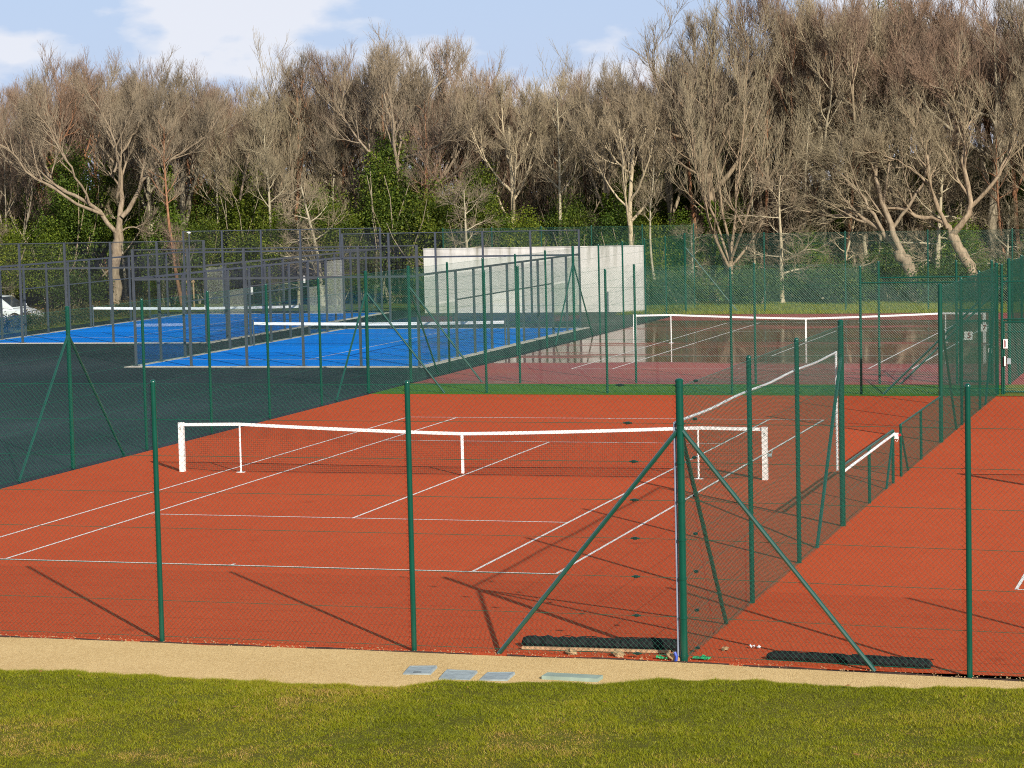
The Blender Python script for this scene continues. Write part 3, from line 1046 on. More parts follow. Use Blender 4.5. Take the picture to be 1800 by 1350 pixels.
def padel_court(label, netlabel, x0, x1, y0, y1):
    padel_cage(label, x0, x1, y0, y1)
    mb = MB()
    k = 0.34
    for (cx_, cy_, sx, sy) in (((x0 + x1) / 2, y0 - k / 2 + 0.06, x1 - x0 + 2 * k, k), ((x0 + x1) / 2, y1 + k / 2 - 0.06, x1 - x0 + 2 * k, k), (x0 - k / 2 + 0.06, (y0 + y1) / 2, k, y1 - y0 - 0.13), (x1 + k / 2 - 0.06, (y0 + y1) / 2, k, y1 - y0 - 0.13)):
        mb.box((cx_, cy_, 0.0), (sx, sy, 0.045))
    obj('concrete_kerb', mb.build('concrete_kerb', M['concrete']), kind='structure')
    sheet('blue_court_surface', x0 + 0.061, x1 - 0.061, y0 + 0.061, y1 - 0.061, 0.015, M['blue'])
    ym = (y0 + y1) / 2
    xc = (x0 + x1) / 2
    for s in (-1, 1):
        me = cached(('ln2', x1 - x0), lambda: mesh_np('court_line', [(0, 0, 0), (x1 - x0 - 0.2, 0, 0), (x1 - x0 - 0.2, 0.05, 0), (0, 0.05, 0)], [np.array([[0, 1, 2, 3]])], M['line']))
        obj('court_line', me, None, (x0 + 0.1, ym + s * 6.95 - 0.025, 0.020), kind='structure')
        me = cached('ln3', lambda: mesh_np('court_line', [(0, 0, 0), (0.05, 0, 0), (0.05, 6.92, 0), (0, 6.92, 0)], [np.array([[0, 1, 2, 3]])], M['line']))
        obj('court_line', me, None, (xc - 0.025, ym if s > 0 else ym - 6.92, 0.020), kind='structure')
    t = thing('padel_net', netlabel, 'net', (xc, ym, 0.015), 0, 'padel nets')
    hw = (x1 - x0) / 2 - 0.12
    for s in (-1, 1):
        obj('net_post', rod_me('net_post', (0, 0, 0), (0, 0, 1.0), 0.035, M['grey_steel']), t, (s * hw, 0, 0))
    xs_ = np.linspace(-hw, hw, 41)
    top = lambda x: 0.87 + 0.045 * (abs(x) / hw) ** 1.5
    V, Fq = [], []
    for x in xs_:
        z = top(x)
        V += [(x, -0.012, z - 0.11), (x, -0.012, z), (x, 0.012, z), (x, 0.012, z - 0.11)]
    for i in range(40):
        for kk in range(3):
            Fq.append((i * 4 + kk, (i + 1) * 4 + kk, (i + 1) * 4 + kk + 1, i * 4 + kk + 1))
    obj('head_band', mesh_np('head_band', V, [np.array(Fq)], M['tape']), t)
    nb = MB()
    for i in range(int(2 * hw / 0.045)):
        x = -hw + i * 0.045
        nb.tube([(x, 0, 0.02), (x, 0, top(x) - 0.08)], 0.0017, 3, False)
    for z in np.arange(0.02, 0.80, 0.045):
        nb.tube([(-hw, 0.004, z), (0, 0.004, z - 0.01), (hw, 0.004, z)], 0.0017, 3, False)
    obj('netting', nb.build('netting', M['net']), t, kind='stuff')


padel_court('nearer blue padel court in a glass and grey steel cage', 'white banded net across the nearer blue padel court', -21.4, -11.0, 28.4, 48.3)
padel_court('farther blue padel court cage at the left, nearer the parked cars', 'white banded net across the farther blue padel court', -34.35, -24.15, 40.3, 60.3)
for (lx, ly, lz, w, h, lab) in [(-24.17, 44.6, 1.85, 0.22, 0.30, 'white notice plate on the padel cage, the largest of three'), (-24.17, 40.0 + 0.2, 1.40, 0.14, 0.17, 'little white box low on the padel cage corner'), (-24.17, 50.5, 2.05, 0.08, 0.32, 'narrow white plate on the far part of the padel cage')]:
    o = obj('notice_plate', MB().box((0, 0, 0), (w, 0.03, h)).build('notice_plate', M['white']), None, (lx + 0.09, ly, lz))
    tag(o, lab, 'plate')

# practice wall -------------------------------------------------------------------------------
pw = thing('practice_wall', 'tall white rendered practice wall with streaks under its top edge', 'wall', (-21.9, 60.0, 0))
mb = MB().box((5.3, 0.11, 1.5), (10.6, 0.22, 3.0))
obj('wall_body', mb.build('wall_body', M['wall']), pw)
obj('coping', MB().box((5.3, 0.11, 3.02), (10.64, 0.26, 0.04)).build('coping', M['wall']), pw)


# ------------------------------------------------------------------ bits along the fence foot
def rolled_net(label, x0, y0, x1, y1, seed, nroll):
    t = thing('rolled_net', label, 'rolled net', (x0, y0, 0.0), math.atan2(y1 - y0, x1 - x0), 'rolled nets at the fence foot')
    L = math.hypot(x1 - x0, y1 - y0)
    rg = np.random.default_rng(seed)
    for q in range(nroll):
        n = 60
        mb = MB()
        xs_ = np.linspace(0.03 * q, L - 0.05 * q, n)
        R = (0.085 if nroll == 1 else 0.058 if q == 0 else 0.042) * (1 + 0.03 * rg.standard_normal(n) + 0.03 * np.sin(xs_ * 2.7 + seed))
        yy = 0.20 * q + 0.012 * np.cumsum(rg.standard_normal(n)) * 0.35
        R[0] *= 0.5; R[-1] *= 0.6
        pts_ = np.stack([xs_, yy, np.maximum(R, 0.03) * 0.9 + 0.006 * rg.standard_normal(n)], 1)
        mb.tube(pts_, R, 9)
        for k in range(14):     # loose cords lying over the roll
            xa = rg.uniform(0.05, L - 0.3)
            l = rg.uniform(0.1, 0.5)
            xx = np.linspace(xa, xa + l, 7)
            th = np.linspace(rg.uniform(0, 2), rg.uniform(1, 3.1), 7)
            rr_ = 0.088 if nroll == 1 else 0.060 if q == 0 else 0.044
            mb.tube(np.stack([xx, 0.2 * q + rr_ * np.cos(th), rr_ * (0.9 + np.sin(th))], 1), 0.005, 4)
        obj('roll', mb.build('roll', M['roll']), t)
    fm = MB()
    for k in range(150 if nroll == 1 else 60):         # flattened netting beside the roll
        xa = rg.uniform(0, L - 0.2)
        fm.tube([(xa, 0.08, 0.02), (xa + rg.uniform(-0.2, 0.2), 0.38 + rg.uniform(-0.1, 0.1), 0.015)], 0.006, 3)
    for k in range(7):
        y = 0.1 + 0.045 * k
        fm.tube([(x, y + 0.02 * math.sin(x * 3 + k), 0.02) for x in np.linspace(0.05, L - 0.1, 24)], 0.006, 3)
    obj('loose_netting', fm.build('loose_netting', M['roll']), t, kind='stuff')
    return t


rolled_net('long black rolled net left of the thick corner post, lying by a plank', 6.72, -17.62, 8.85, -17.55, 3, 1)
rolled_net('black rolled net in two rolls right of the corner post, under the right brace', 10.0, -17.86, 12.1, -18.02, 5, 2)
for (x0, y0, x1, y1, lab) in [(6.75, -17.80, 8.72, -17.72, 'pale timber plank in front of the left rolled net'), (10.4, -17.76, 12.0, -17.88, 'pale timber plank lying between the two right hand rolls')]:
    L = math.hypot(x1 - x0, y1 - y0)
    o = obj('plank', MB().box((L / 2, 0, 0.025), (L, 0.05, 0.035)).build('plank', M['timber']), None, (x0, y0, 0.006), (0, 0, math.atan2(y1 - y0, x1 - x0)))
    tag(o, lab, 'plank', 'timber planks by the rolled nets')
    o = None


def blob(name, mat, r, seed, flat=0.6):
    rg = np.random.default_rng(seed)
    mb = MB()
    nu, nv = 9, 6
    V = []
    for i in range(nv + 1):
        ph = math.pi * i / nv
        for j in range(nu):
            th = 2 * math.pi * j / nu
            k = r * (1 + (0.28 * rg.standard_normal() if 0 < i < nv else 0))
            V.append((k * math.sin(ph) * math.cos(th), k * math.sin(ph) * math.sin(th), k * math.cos(ph) * flat + r * flat * 0.7))
    i, j = np.meshgrid(np.arange(nv), np.arange(nu), indexing='ij')
    j2 = (j + 1) % nu
    Q = np.stack([i * nu + j, (i + 1) * nu + j, (i + 1) * nu + j2, i * nu + j2], -1).reshape(-1, 4)
    return mesh_np(name, V, [Q], mat)


for k, (x, y, r, lab) in enumerate([(7.46, -17.98, 0.075, 'pale stone below the left plank, the left one of two'), (8.10, -17.98, 0.085, 'larger pale stone below the left plank, the right one of two'),
                                    (8.86, -18.10, 0.10, 'biggest pale stone against the foot of the corner post'), (9.36, -17.4, 0.05, 'pale stone at the foot of the divider mesh')]):
    tag(obj('stone', blob('stone', M['stone'], r, 40 + k), None, (x, y, 0.005)), lab, 'stone', 'stones at the fence foot')
# loose grit along the court edge
V, Q = [], []
rg = np.random.default_rng(77)
n0 = 0
for k in range(1300):
    x = rg.uniform(-6, 20)
    y = fence_y(x) - 0.10 + abs(rg.normal(0, 0.11)) * (1 if rg.random() < 0.75 else -1)
    if 6.3 < x < 9.0 and rg.random() < 0.5:
        y += rg.uniform(0, 0.25)
    s = rg.uniform(0.003, 0.008) * (1.6 if rg.random() < 0.04 else 1)
    P = rg.normal(0, s * 0.25, (8, 3)) + s * np.array([(-1, -1, -.6), (1, -1, -.6), (1, 1, -.6), (-1, 1, -.6), (-.7, -.7, .6), (.7, -.7, .6), (.7, .7, .6), (-.7, .7, .6)])
    V.append(P + np.array([x, y, 0.012 + s * 0.4]))
    Q.append(n0 + np.array([(4, 5, 6, 7), (0, 1, 5, 4), (1, 2, 6, 5), (2, 3, 7, 6), (3, 0, 4, 7)]))
    n0 += 8
obj('loose_gravel', mesh_np('loose_gravel', np.concatenate(V), [np.concatenate(Q)], M['stone']), kind='stuff')

# scraps
def crumple(name, w, d, mat, seed):
    rg = np.random.default_rng(seed)
    n, m_ = 9, 5
    V = [(w * (i / (n - 1) - .5) + rg.normal(0, .008), d * (j / (m_ - 1) - .5) + rg.normal(0, .01), 0.012 + abs(rg.normal(0, 0.018))) for j in range(m_) for i in range(n)]
    a = np.array([[j * n + i, j * n + i + 1, (j + 1) * n + i + 1, (j + 1) * n + i] for j in range(m_ - 1) for i in range(n - 1)])
    return mesh_np(name, V, [a], mat)


tag(obj('plastic_scrap', crumple('plastic_scrap', 0.24, 0.12, M['scrap'], 1), None, (9.20, -18.02, 0.006)), 'bright green plastic scrap right of the corner post foot', 'litter')
tag(obj('plastic_scrap', crumple('plastic_scrap', 0.16, 0.1, M['scrap'], 2), None, (8.72, -18.10, 0.006)), 'small green plastic scrap left of the corner post foot', 'litter')
tag(obj('plastic_tie', smooth_by_angle(MB().tube([(0, 0, 0.0), (0.01, 0, 0.06), (-0.015, 0, 0.12)], 0.02, 6).build('plastic_tie', M['blue_scrap'])), None, (8.91, -18.22, 0.01)), 'blue plastic tie at the foot of the corner post', 'litter')
tag(obj('clear_wrapper', crumple('clear_wrapper', 0.13, 0.05, M['duct'], 4), None, (9.72, -17.2, 0.01)), 'pale plastic wrapper on the right orange court near the rolled net', 'litter')


# inspection covers in the path
def cover(label, x, y, w, d, rz, tilt, mat='galv', handle=True):
    c = thing('inspection_cover', label, 'inspection cover', (x, y, 0.012), rz, 'inspection covers in the gravel path')
    c.rotation_euler = (tilt[0] * 0.5, tilt[1] * 0.5, rz)
    mb = MB().box((0, 0, 0.002), (w, d, 0.03), 0, 0.97)
    obj('lid', mb.build('lid', M[mat]), c)
    rim = MB()
    t = 0.028
    rim.box((0, d / 2 - t / 2, 0.0195), (w * 0.96, t, 0.006)).box((0, -d / 2 + t / 2, 0.0195), (w * 0.96, t, 0.006))
    rim.box((w / 2 - t / 2 - 0.006, 0, 0.0195), (t, d - 2.02 * t, 0.006)).box((-w / 2 + t / 2 + 0.006, 0, 0.0195), (t, d - 2.02 * t, 0.006))
    obj('rim', rim.build('rim', M[mat]), c)
    if handle:
        obj('lifting_slot', MB().box((-0.01, -d * 0.28, 0.0185), (0.10, 0.035, 0.004)).build('lifting_slot', M['black_print']), c)
    return c


cover('square metal inspection cover with dark lifting slot, leftmost in the path', 5.91, -19.42, 0.36, 0.44, rad(8), (rad(3), rad(-2)))
cover('domed looking metal inspection cover, second from the left at the grass edge', 6.48, -19.62, 0.40, 0.46, rad(6), (rad(5), rad(3)), handle=False)
cover('third metal inspection cover, half hidden by the grass edge', 6.98, -19.60, 0.36, 0.42, rad(4), (rad(2), rad(-4)), handle=False)
M['slab'] = simple('pale_green_slab', (0.26, 0.33, 0.28), 0.85, 0.15, var=0.15)
sl = obj('edging_slab', MB().box((0, 0, 0.02), (0.72, 0.22, 0.05)).build('edging_slab', M['slab']), None, (7.92, -19.52, 0.012), (0, 0, rad(-3)))
tag(sl, 'long pale green grey slab at the grass edge, right of the covers', 'slab')


# ------------------------------------------------------------------ parked cars
def car(label, loc, rz, paint):
    c = thing('parked_car', label, 'car', loc, rz, 'cars parked beyond the padel courts')
    # body sections along x (front +x): x, half width, z low, z high
    sec = [(-2.05, 0.62, 0.42, 0.78), (-1.98, 0.74, 0.30, 0.94), (-1.6, 0.83, 0.24, 0.98), (-0.8, 0.87, 0.22, 0.96), (0.2, 0.88, 0.22, 0.93), (0.85, 0.87, 0.22, 0.90), (1.3, 0.85, 0.23, 0.84), (1.75, 0.78, 0.26, 0.74), (2.0, 0.66, 0.32, 0.64), (2.08, 0.52, 0.38, 0.56)]
    V, F = [], []
    for x, hw, zl, zh in sec:
        zm = zl + (zh - zl) * 0.55
        for yy, zz in ((-hw * .9, zl), (-hw, zl + .1), (-hw, zm), (-hw * .93, zh - .03), (-hw * .8, zh), (0, zh + .02), (hw * .8, zh), (hw * .93, zh - .03), (hw, zm), (hw, zl + .1), (hw * .9, zl)):
            V.append((x, yy, zz))
    m_ = 11
    for i in range(len(sec) - 1):
        for j in range(m_):
            F.append((i * m_ + j, (i + 1) * m_ + j, (i + 1) * m_ + (j + 1) % m_, i * m_ + (j + 1) % m_))
    me = mesh_np('body', V, [np.array(F), np.array([list(range(m_))]), np.array([list(range((len(sec) - 1) * m_, len(sec) * m_))[::-1]])], paint)
    obj('body', smooth_by_angle(me, 50), c)
    # cabin
    cab = [(-1.95, 0.70, 0.95), (-1.62, 0.66, 1.36), (-1.2, 0.64, 1.44), (-0.3, 0.64, 1.46), (0.28, 0.64, 1.42), (1.12, 0.74, 0.90)]
    lowz = [0.93, 0.95, 0.95, 0.93, 0.92, 0.88]
    V, F = [], []
    for (x, hw, zt), zl in zip(cab, lowz):
        zt = max(zt, zl + 0.02)
        V += [(x, -0.80, zl), (x, -hw - .03, zt - 0.05), (x, -hw + .08, zt), (x, hw - .08, zt), (x, hw + .03, zt - 0.05), (x, 0.80, zl)]
    for i in range(len(cab) - 1):
        for j in range(5):
            F.append((i * 6 + j, (i + 1) * 6 + j, (i + 1) * 6 + j + 1, i * 6 + j + 1))
    obj('roof', smooth_by_angle(mesh_np('roof', V, [np.array(F)], paint), 50), c)
    for s in (-1, 1):
        def wpane(pts2):
            return mesh_np('side_window', [(x, s * y, z) for x, y, z in pts2], [np.array([list(range(len(pts2)))[::(1 if s < 0 else -1)]])], M['car_glass'])
        obj('side_window', wpane([(-0.26, 0.803, 0.99), (0.66, 0.803, 0.98), (0.20, 0.725, 1.28), (-0.20, 0.717, 1.32)]), c)
        obj('side_window', wpane([(-1.5, 0.803, 1.02), (-0.40, 0.803, 1.0), (-0.34, 0.717, 1.32), (-1.1, 0.717, 1.31)]), c)
        m = MB().box((0, 0, 0), (0.12, 0.18, 0.12), 0, 0.8)
        obj('wing_mirror', m.build('wing_mirror', paint), c, (0.72, s * 0.95, 0.98))
        obj('headlight', MB().box((0, 0, 0), (0.28, 0.20, 0.13), s * 0.5, 0.8).build('headlight', M['rim']), c, (1.84, s * 0.62, 0.62))
        for wx in (-1.28, 1.32):
            w = obj('wheel', smooth_by_angle(MB().tube([(0, -0.1, 0), (0, 0.1, 0)], 0.31, 20).build('wheel', M['tyre'])), c, (wx, s * 0.80, 0.31))
            obj('rim', smooth_by_angle(MB().tube([(0, s * 0.06, 0), (0, s * 0.112, 0)], [0.21, 0.19], 12).build('rim', M['rim'])), w)
            obj('wheel_arch', MB().tube([(wx + 0.37 * math.cos(a_), s * 0.875, 0.31 + 0.37 * math.sin(a_)) for a_ in np.linspace(0, math.pi, 11)], 0.03, 5).build('wheel_arch', M['black_print']), c)
    wsV = [(1.04, -0.62, 0.94), (1.04, 0.62, 0.94), (0.36, 0.50, 1.385), (0.36, -0.50, 1.385)]
    obj('windscreen', mesh_np('windscreen', [(x + 0.012, y, z + 0.014) for x, y, z in wsV], [np.array([[0, 1, 2, 3]])], M['car_glass']), c)
    return c


car('white hatchback parked at the far left behind low shrubs', (-39.45, 51.3, -0.02), rad(-4), M['car'])
car('silver car at the extreme left edge, in front of the white hatchback', (-41.4, 48.6, -0.02), rad(-14), M['car_silver'])


# ------------------------------------------------------------------ trees
def tubes_np(P, R, sides):
    """P (n,k,3), R (n,k) -> verts, quads"""
    n, k, _ = P.shape
    T = np.gradient(P, axis=1)
    T /= np.linalg.norm(T, axis=2, keepdims=True) + 1e-9
    ref = np.where(np.abs(T[:, :1, 2:3]) < 0.85, np.array([0, 0, 1.0]), np.array([1.0, 0, 0]))
    A = np.cross(T, np.broadcast_to(ref, T.shape))
    A /= np.linalg.norm(A, axis=2, keepdims=True) + 1e-9
    B = np.cross(T, A)
    ang = np.arange(sides) * 2 * np.pi / sides
    V = P[:, :, None, :] + R[:, :, None, None] * (np.cos(ang)[:, None] * A[:, :, None, :] + np.sin(ang)[:, None] * B[:, :, None, :])
    b, i, j = np.meshgrid(np.arange(n), np.arange(k - 1), np.arange(sides), indexing='ij')
    j2 = (j + 1) % sides
    base = b * k * sides
    Q = np.stack([base + i * sides + j, base + i * sides + j2, base + (i + 1) * sides + j2, base + (i + 1) * sides + j], -1).reshape(-1, 4)
    return V.reshape(-1, 3), Q


def grow(rng, P0, D0, L, R0, k, wander, trop, tip):
    """integrate n branches from P0 along D0"""
    n = len(P0)
    P = np.zeros((n, k, 3))
    P[:, 0] = P0
    d = D0 / (np.linalg.norm(D0, axis=1, keepdims=True) + 1e-9)
    seg = (L / (k - 1))[:, None]
    for i in range(1, k):
        d = d + wander * rng.standard_normal((n, 3)) + np.array([0, 0, trop])
        d /= np.linalg.norm(d, axis=1, keepdims=True) + 1e-9
        P[:, i] = P[:, i - 1] + d * seg
    t = np.linspace(0, 1, k)
    R = R0[:, None] * (1 - (1 - tip) * t[None])
    return P, R


def spawn(rng, P, R, nc, t0, t1, ang, ratio, shape, k, wander, trop, rscale, tip, lens=None, keep=0.92, rmax=9, up=0.0):
    n, kk, _ = P.shape
    L = np.linalg.norm(np.diff(P, axis=1), axis=2).sum(1) if lens is None else lens
    j = np.tile(np.arange(nc), n)
    b = np.repeat(np.arange(n), nc)
    sel = rng.random(len(b)) < keep
    j, b = j[sel], b[sel]
    m = len(b)
    t = t0 + (t1 - t0) * (j + rng.random(m)) / nc
    f = np.clip(t * (kk - 1), 0, kk - 1.001)
    i0 = f.astype(int)
    fr = (f - i0)[:, None]
    pos = P[b, i0] * (1 - fr) + P[b, i0 + 1] * fr
    tan = P[b, i0 + 1] - P[b, i0]
    tan /= np.linalg.norm(tan, axis=1, keepdims=True) + 1e-9
    rp = R[b, i0] * (1 - fr[:, 0]) + R[b, i0 + 1] * fr[:, 0]
    az = j * 2.39996 + rng.random(m) * 1.4 + b * 1.3
    ref = np.where(np.abs(tan[:, 2:3]) < 0.9, np.array([0, 0, 1.0]), np.array([1.0, 0, 0]))
    A = np.cross(tan, ref); A /= np.linalg.norm(A, axis=1, keepdims=True) + 1e-9
    B = np.cross(tan, A)
    perp = np.cos(az)[:, None] * A + np.sin(az)[:, None] * B
    a = np.radians(rng.uniform(ang[0], ang[1], m))[:, None]
    d = np.cos(a) * tan + np.sin(a) * perp + np.array([0, 0, up])
    ln = L[b] * ratio * (1 - shape * t) * rng.uniform(0.65, 1.2, m)
    r0 = np.minimum(np.minimum(rp * rscale, ln * 0.03), rmax)
    return grow(rng, pos, d, ln, r0, k, wander, trop, tip)


def resample(pts, k):
    pts = np.asarray(pts, float)
    s = np.r_[0, np.cumsum(np.linalg.norm(np.diff(pts, axis=0), axis=1))]
    t = np.linspace(0, s[-1], k)
    # smooth a little with a moving average after linear resampling
    P = np.stack([np.interp(t, s, pts[:, c]) for c in range(3)], 1)
    Q = P.copy()
    Q[1:-1] = 0.25 * P[:-2] + 0.5 * P[1:-1] + 0.25 * P[2:]
    return Q


def leaf_cards(rng, C, size, droop=0.2, out=None):
    """folded leaf quads (two triangles each) at points C"""
    n = len(C)
    u = rng.standard_normal((n, 3)); u[:, 2] -= droop
    if out is not None:
        u += out * 0.6
    u /= np.linalg.norm(u, axis=1, keepdims=True)
    w = rng.standard_normal((n, 3)) + np.array([0, 0, 0.3])
    v = np.cross(u, w); v /= np.linalg.norm(v, axis=1, keepdims=True) + 1e-9
    nrm = np.cross(u, v)
    s = size * rng.uniform(0.6, 1.3, n)[:, None]
    V = np.stack([C, C + u * s * 0.5 + v * s * 0.36 + nrm * s * 0.1, C + u * s, C + u * s * 0.5 - v * s * 0.36 + nrm * s * 0.1], 1).reshape(-1, 3)
    b = np.arange(n) * 4
    Fa = np.concatenate([np.stack([b, b + 1, b + 2], 1), np.stack([b, b + 2, b + 3], 1)])
    return V, Fa


def ivy_mesh(rng, P, R, zmax, n, spread=0.28, size=0.13):
    f = rng.random(n) ** 0.8
    kk = len(P)
    s = np.r_[0, np.cumsum(np.linalg.norm(np.diff(P, axis=0), axis=1))]
    zz = P[:, 2]
    smax = s[-1] if zz.max() < zmax else np.interp(zmax, zz, s)
    t = f * smax
    C = np.stack([np.interp(t, s, P[:, c]) for c in range(3)], 1)
    rr = np.interp(t, s, R)
    az = rng.uniform(0, 2 * np.pi, n)
    lump = 0.6 + 0.6 * np.sin(t * 2.3 + az * 2) * np.sin(t * 1.1 + 1) + 0.3 * np.sin(az * 3 + t)
    off = (rr + spread * np.abs(rng.standard_normal(n)) * np.clip(lump, 0.1, 1.6) * (1 - 0.6 * f))[:, None]
    o = np.stack([np.cos(az), np.sin(az), 0 * az], 1)
    V, Fa = leaf_cards(rng, C + o * off, size, 0.5, o)
    g = np.clip(rng.beta(2, 2, n) * 0.9 + 0.1 * np.sin(t), 0, 1)
    return mesh_np('ivy', V, [Fa], M['ivy'], False, np.repeat(g, 4))


def make_tree(seed, limbs0=None, H=13.0, r0=0.2, form='ash', bark='bark_grey', twig='twig_grey', ivy=0, ivy_h=6.0, dens=1.0):
    """returns dict of meshes: trunk (trunk and limbs), crown (branches and twigs), ivy"""
    rng = np.random.default_rng(seed)
    tv, tq, n0 = [], [], 0
    cv, cq, c0 = [], [], 0

    def put_t(P, R, s):
        nonlocal n0
        v, q = tubes_np(P, R, s); tv.append(v); tq.append(q + n0); n0 += len(v)

    def put_c(P, R, s):
        nonlocal c0
        v, q = tubes_np(P, R, s); cv.append(v); cq.append(q + c0); c0 += len(v)

    K = 12
    dome = form in ('ash', 'oak', 'vase')
    if limbs0 is None and dome:
        # a trunk that forks low into limbs fanning out to a domed crown
        fork = {'ash': 0.43, 'oak': 0.34, 'vase': 0.12}[form] * H * rng.uniform(0.85, 1.15)
        nl = {'ash': 8, 'oak': 9, 'vase': 8}[form]
        wmax = {'ash': 0.26, 'oak': 0.38, 'vase': 0.27}[form] * H
        th = fork * (1.9 if form != 'vase' else 1.6)
        lean_ = rng.normal(0, 0.05, 2)
        P = np.zeros((nl + 1, K, 3)); R = np.zeros((nl + 1, K))
        zz = np.linspace(-0.1, th, K)
        P[0] = np.stack([lean_[0] * zz + 0.06 * np.sin(zz * 0.9 + seed) * (zz > 0), lean_[1] * zz + 0.05 * np.sin(zz * 0.7 + 2 * seed) * (zz > 0), zz], 1)
        R[0] = np.linspace(r0, r0 * 0.5, K); R[0, 0] *= 1.3
        for q in range(nl):
            f = (q + 0.5) / nl
            zst = fork * 0.75 + (th - fork * 0.75) * f * rng.uniform(0.8, 1.0)
            st = np.array([np.interp(zst, zz, P[0][:, c]) for c in range(3)])
            az = q * 2.39996 + seed
            hr = wmax * math.sqrt(rng.uniform(0.05, 1.0)) * (1.0 if f < 0.75 else 0.5)
            ztop = fork + (H - fork) * 0.90 * math.sqrt(max(0.05, 1 - 0.72 * (hr / wmax) ** 2)) * rng.uniform(0.92, 1.0)
            en = np.array([hr * math.cos(az), hr * math.sin(az), ztop])
            midp = st * 0.5 + en * 0.5 + np.array([hr * 0.22 * math.cos(az), hr * 0.22 * math.sin(az), -0.05 * H * (hr / wmax)])
            t_ = np.linspace(0, 1, K)[:, None]
            C = (1 - t_) ** 2 * st + 2 * t_ * (1 - t_) * midp + t_ ** 2 * en
            C[1:-1] += np.cumsum(rng.normal(0, 0.05, (K - 2, 3)), 0) * 0.7
            P[q + 1] = C
            rs = np.interp(zst, zz, R[0]) * rng.uniform(0.5, 0.72)
            R[q + 1] = np.linspace(rs, 0.018, K)
    elif limbs0 is None:
        nst = 1
        th = {'pole': 0.92, 'scrag': 0.85}[form] * H
        D = np.zeros((nst, 3)); D[:, 2] = 1
        D[:, :2] = rng.normal(0, 0.05, (1, 2))
        P0 = np.zeros((nst, 3)); P0[:, 2] = -0.1
        P, R = grow(rng, P0, D, np.full(nst, th), np.full(nst, r0), K, 0.045, 0.03, 0.22)
        R[:, 0] *= 1.35
    else:
        P = np.zeros((len(limbs0), K, 3)); R = np.zeros((len(limbs0), K))
        for i, (pts_, ra, rb) in enumerate(limbs0):
            P[i] = resample(pts_, K)
            P[i, 1:-1] += rng.normal(0, 0.045, (K - 2, 3))
            R[i] = np.linspace(ra, rb, K)
        R[0, 0] *= 1.3
    put_t(P, R, 8)
    main = (P[0].copy(), R[0].copy())
    # limbs
    if limbs0 is None and not dome:
        cfg = {'pole': dict(nc=17, t0=.52, ang=(40, 75), ratio=.24, shape=.5, trop=.12, wander=.10),
               'scrag': dict(nc=17, t0=.16, ang=(55, 95), ratio=.40, shape=.55, trop=.01, wander=.11)}[form]
        P1, R1 = spawn(rng, P, R, cfg['nc'], cfg['t0'], 1.0, cfg['ang'], cfg['ratio'], cfg['shape'], 9, cfg['wander'], cfg['trop'], 0.62, 0.25)
        put_t(P1, R1, 6)
        lead = P[:, K - 5:, :]
        Pl = np.stack([resample(x, 9) for x in lead]); Rl = np.stack([np.interp(np.linspace(0, 1, 9), np.linspace(0, 1, 5), r) for r in R[:, K - 5:]])
        P1 = np.concatenate([P1, Pl]); R1 = np.concatenate([R1, Rl])
    else:
        L0 = P[1:]; Rr = R[1:]
        ll = np.linalg.norm(np.diff(L0, axis=1), axis=2).sum(1)
        P1, R1 = spawn(rng, L0, Rr, 7, .28, 1.0, (20, 48), .46 if dome else .58, .35, 9, .07, .10, 0.7, 0.25, lens=ll if dome else np.maximum(ll, 3.2))
        put_t(P1, R1, 6)
        hf = slice(K // 2, K)
        Pl = np.stack([resample(x[hf], 9) for x in L0]); Rl = np.stack([np.interp(np.linspace(0, 1, 9), np.linspace(0, 1, K - K // 2), r[hf]) for r in Rr])
        P1 = np.concatenate([P1, Pl]); R1 = np.concatenate([R1, Rl])
    up = {'ash': .11, 'oak': .10, 'vase': .14, 'pole': .08, 'scrag': .03}[form]
    wide = 1.35 if form == 'scrag' else 1.0
    P2, R2 = spawn(rng, P1, R1, int(round(7 * dens)), .22, 1.0, (18 * wide, 42 * wide), .52, .35, 7, .065, up, 0.62, 0.35, rmax=0.05)
    R2 = np.maximum(R2, 0.011)
    put_c(P2, R2, 4)
    P3, R3 = spawn(rng, P2, R2, int(round(5 * dens)), .15, 1.0, (15 * wide, 36 * wide), .58, .30, 5, .055, up, 0.7, 0.4, rmax=0.014)
    R3 = np.maximum(R3, 0.0065)
    put_c(P3, R3, 3)
    L3 = np.maximum(np.linalg.norm(np.diff(P3, axis=1), axis=2).sum(1), 0.9)
    P4, R4 = spawn(rng, P3, R3, 3, .2, 1.05, (12 * wide, 32 * wide), .62, .25, 4, .045, up, 0.8, 0.55, lens=L3, rmax=0.0075)
    R4 = np.maximum(R4, 0.0042)
    put_c(P4, R4, 3)
    out = {'trunk': mesh_np('trunk', np.concatenate(tv), [np.concatenate(tq)], M[bark], True),
           'crown': mesh_np('crown', np.concatenate(cv), [np.concatenate(cq)], M[twig], True)}
    if ivy:
        out['ivy'] = ivy_mesh(rng, main[0], main[1], ivy_h, ivy)
    return out


def plant_tree(parts, label, x, y, s=1.0, rz=0.0, name='bare_tree', cat='tree', group='bare winter trees', sz=None, z=None):
    z = float(hill_z(x, y)) - 0.05
    t = thing(name, label, cat, (x, y, z), rz, group)
    t.scale = (s, s, sz if sz else s)
    for k, me in parts.items():
        o = obj(k, me, t)
        if k == 'crown':
            o["kind"] = 'stuff'
        if k == 'ivy':
            o["kind"] = 'stuff'
    return t


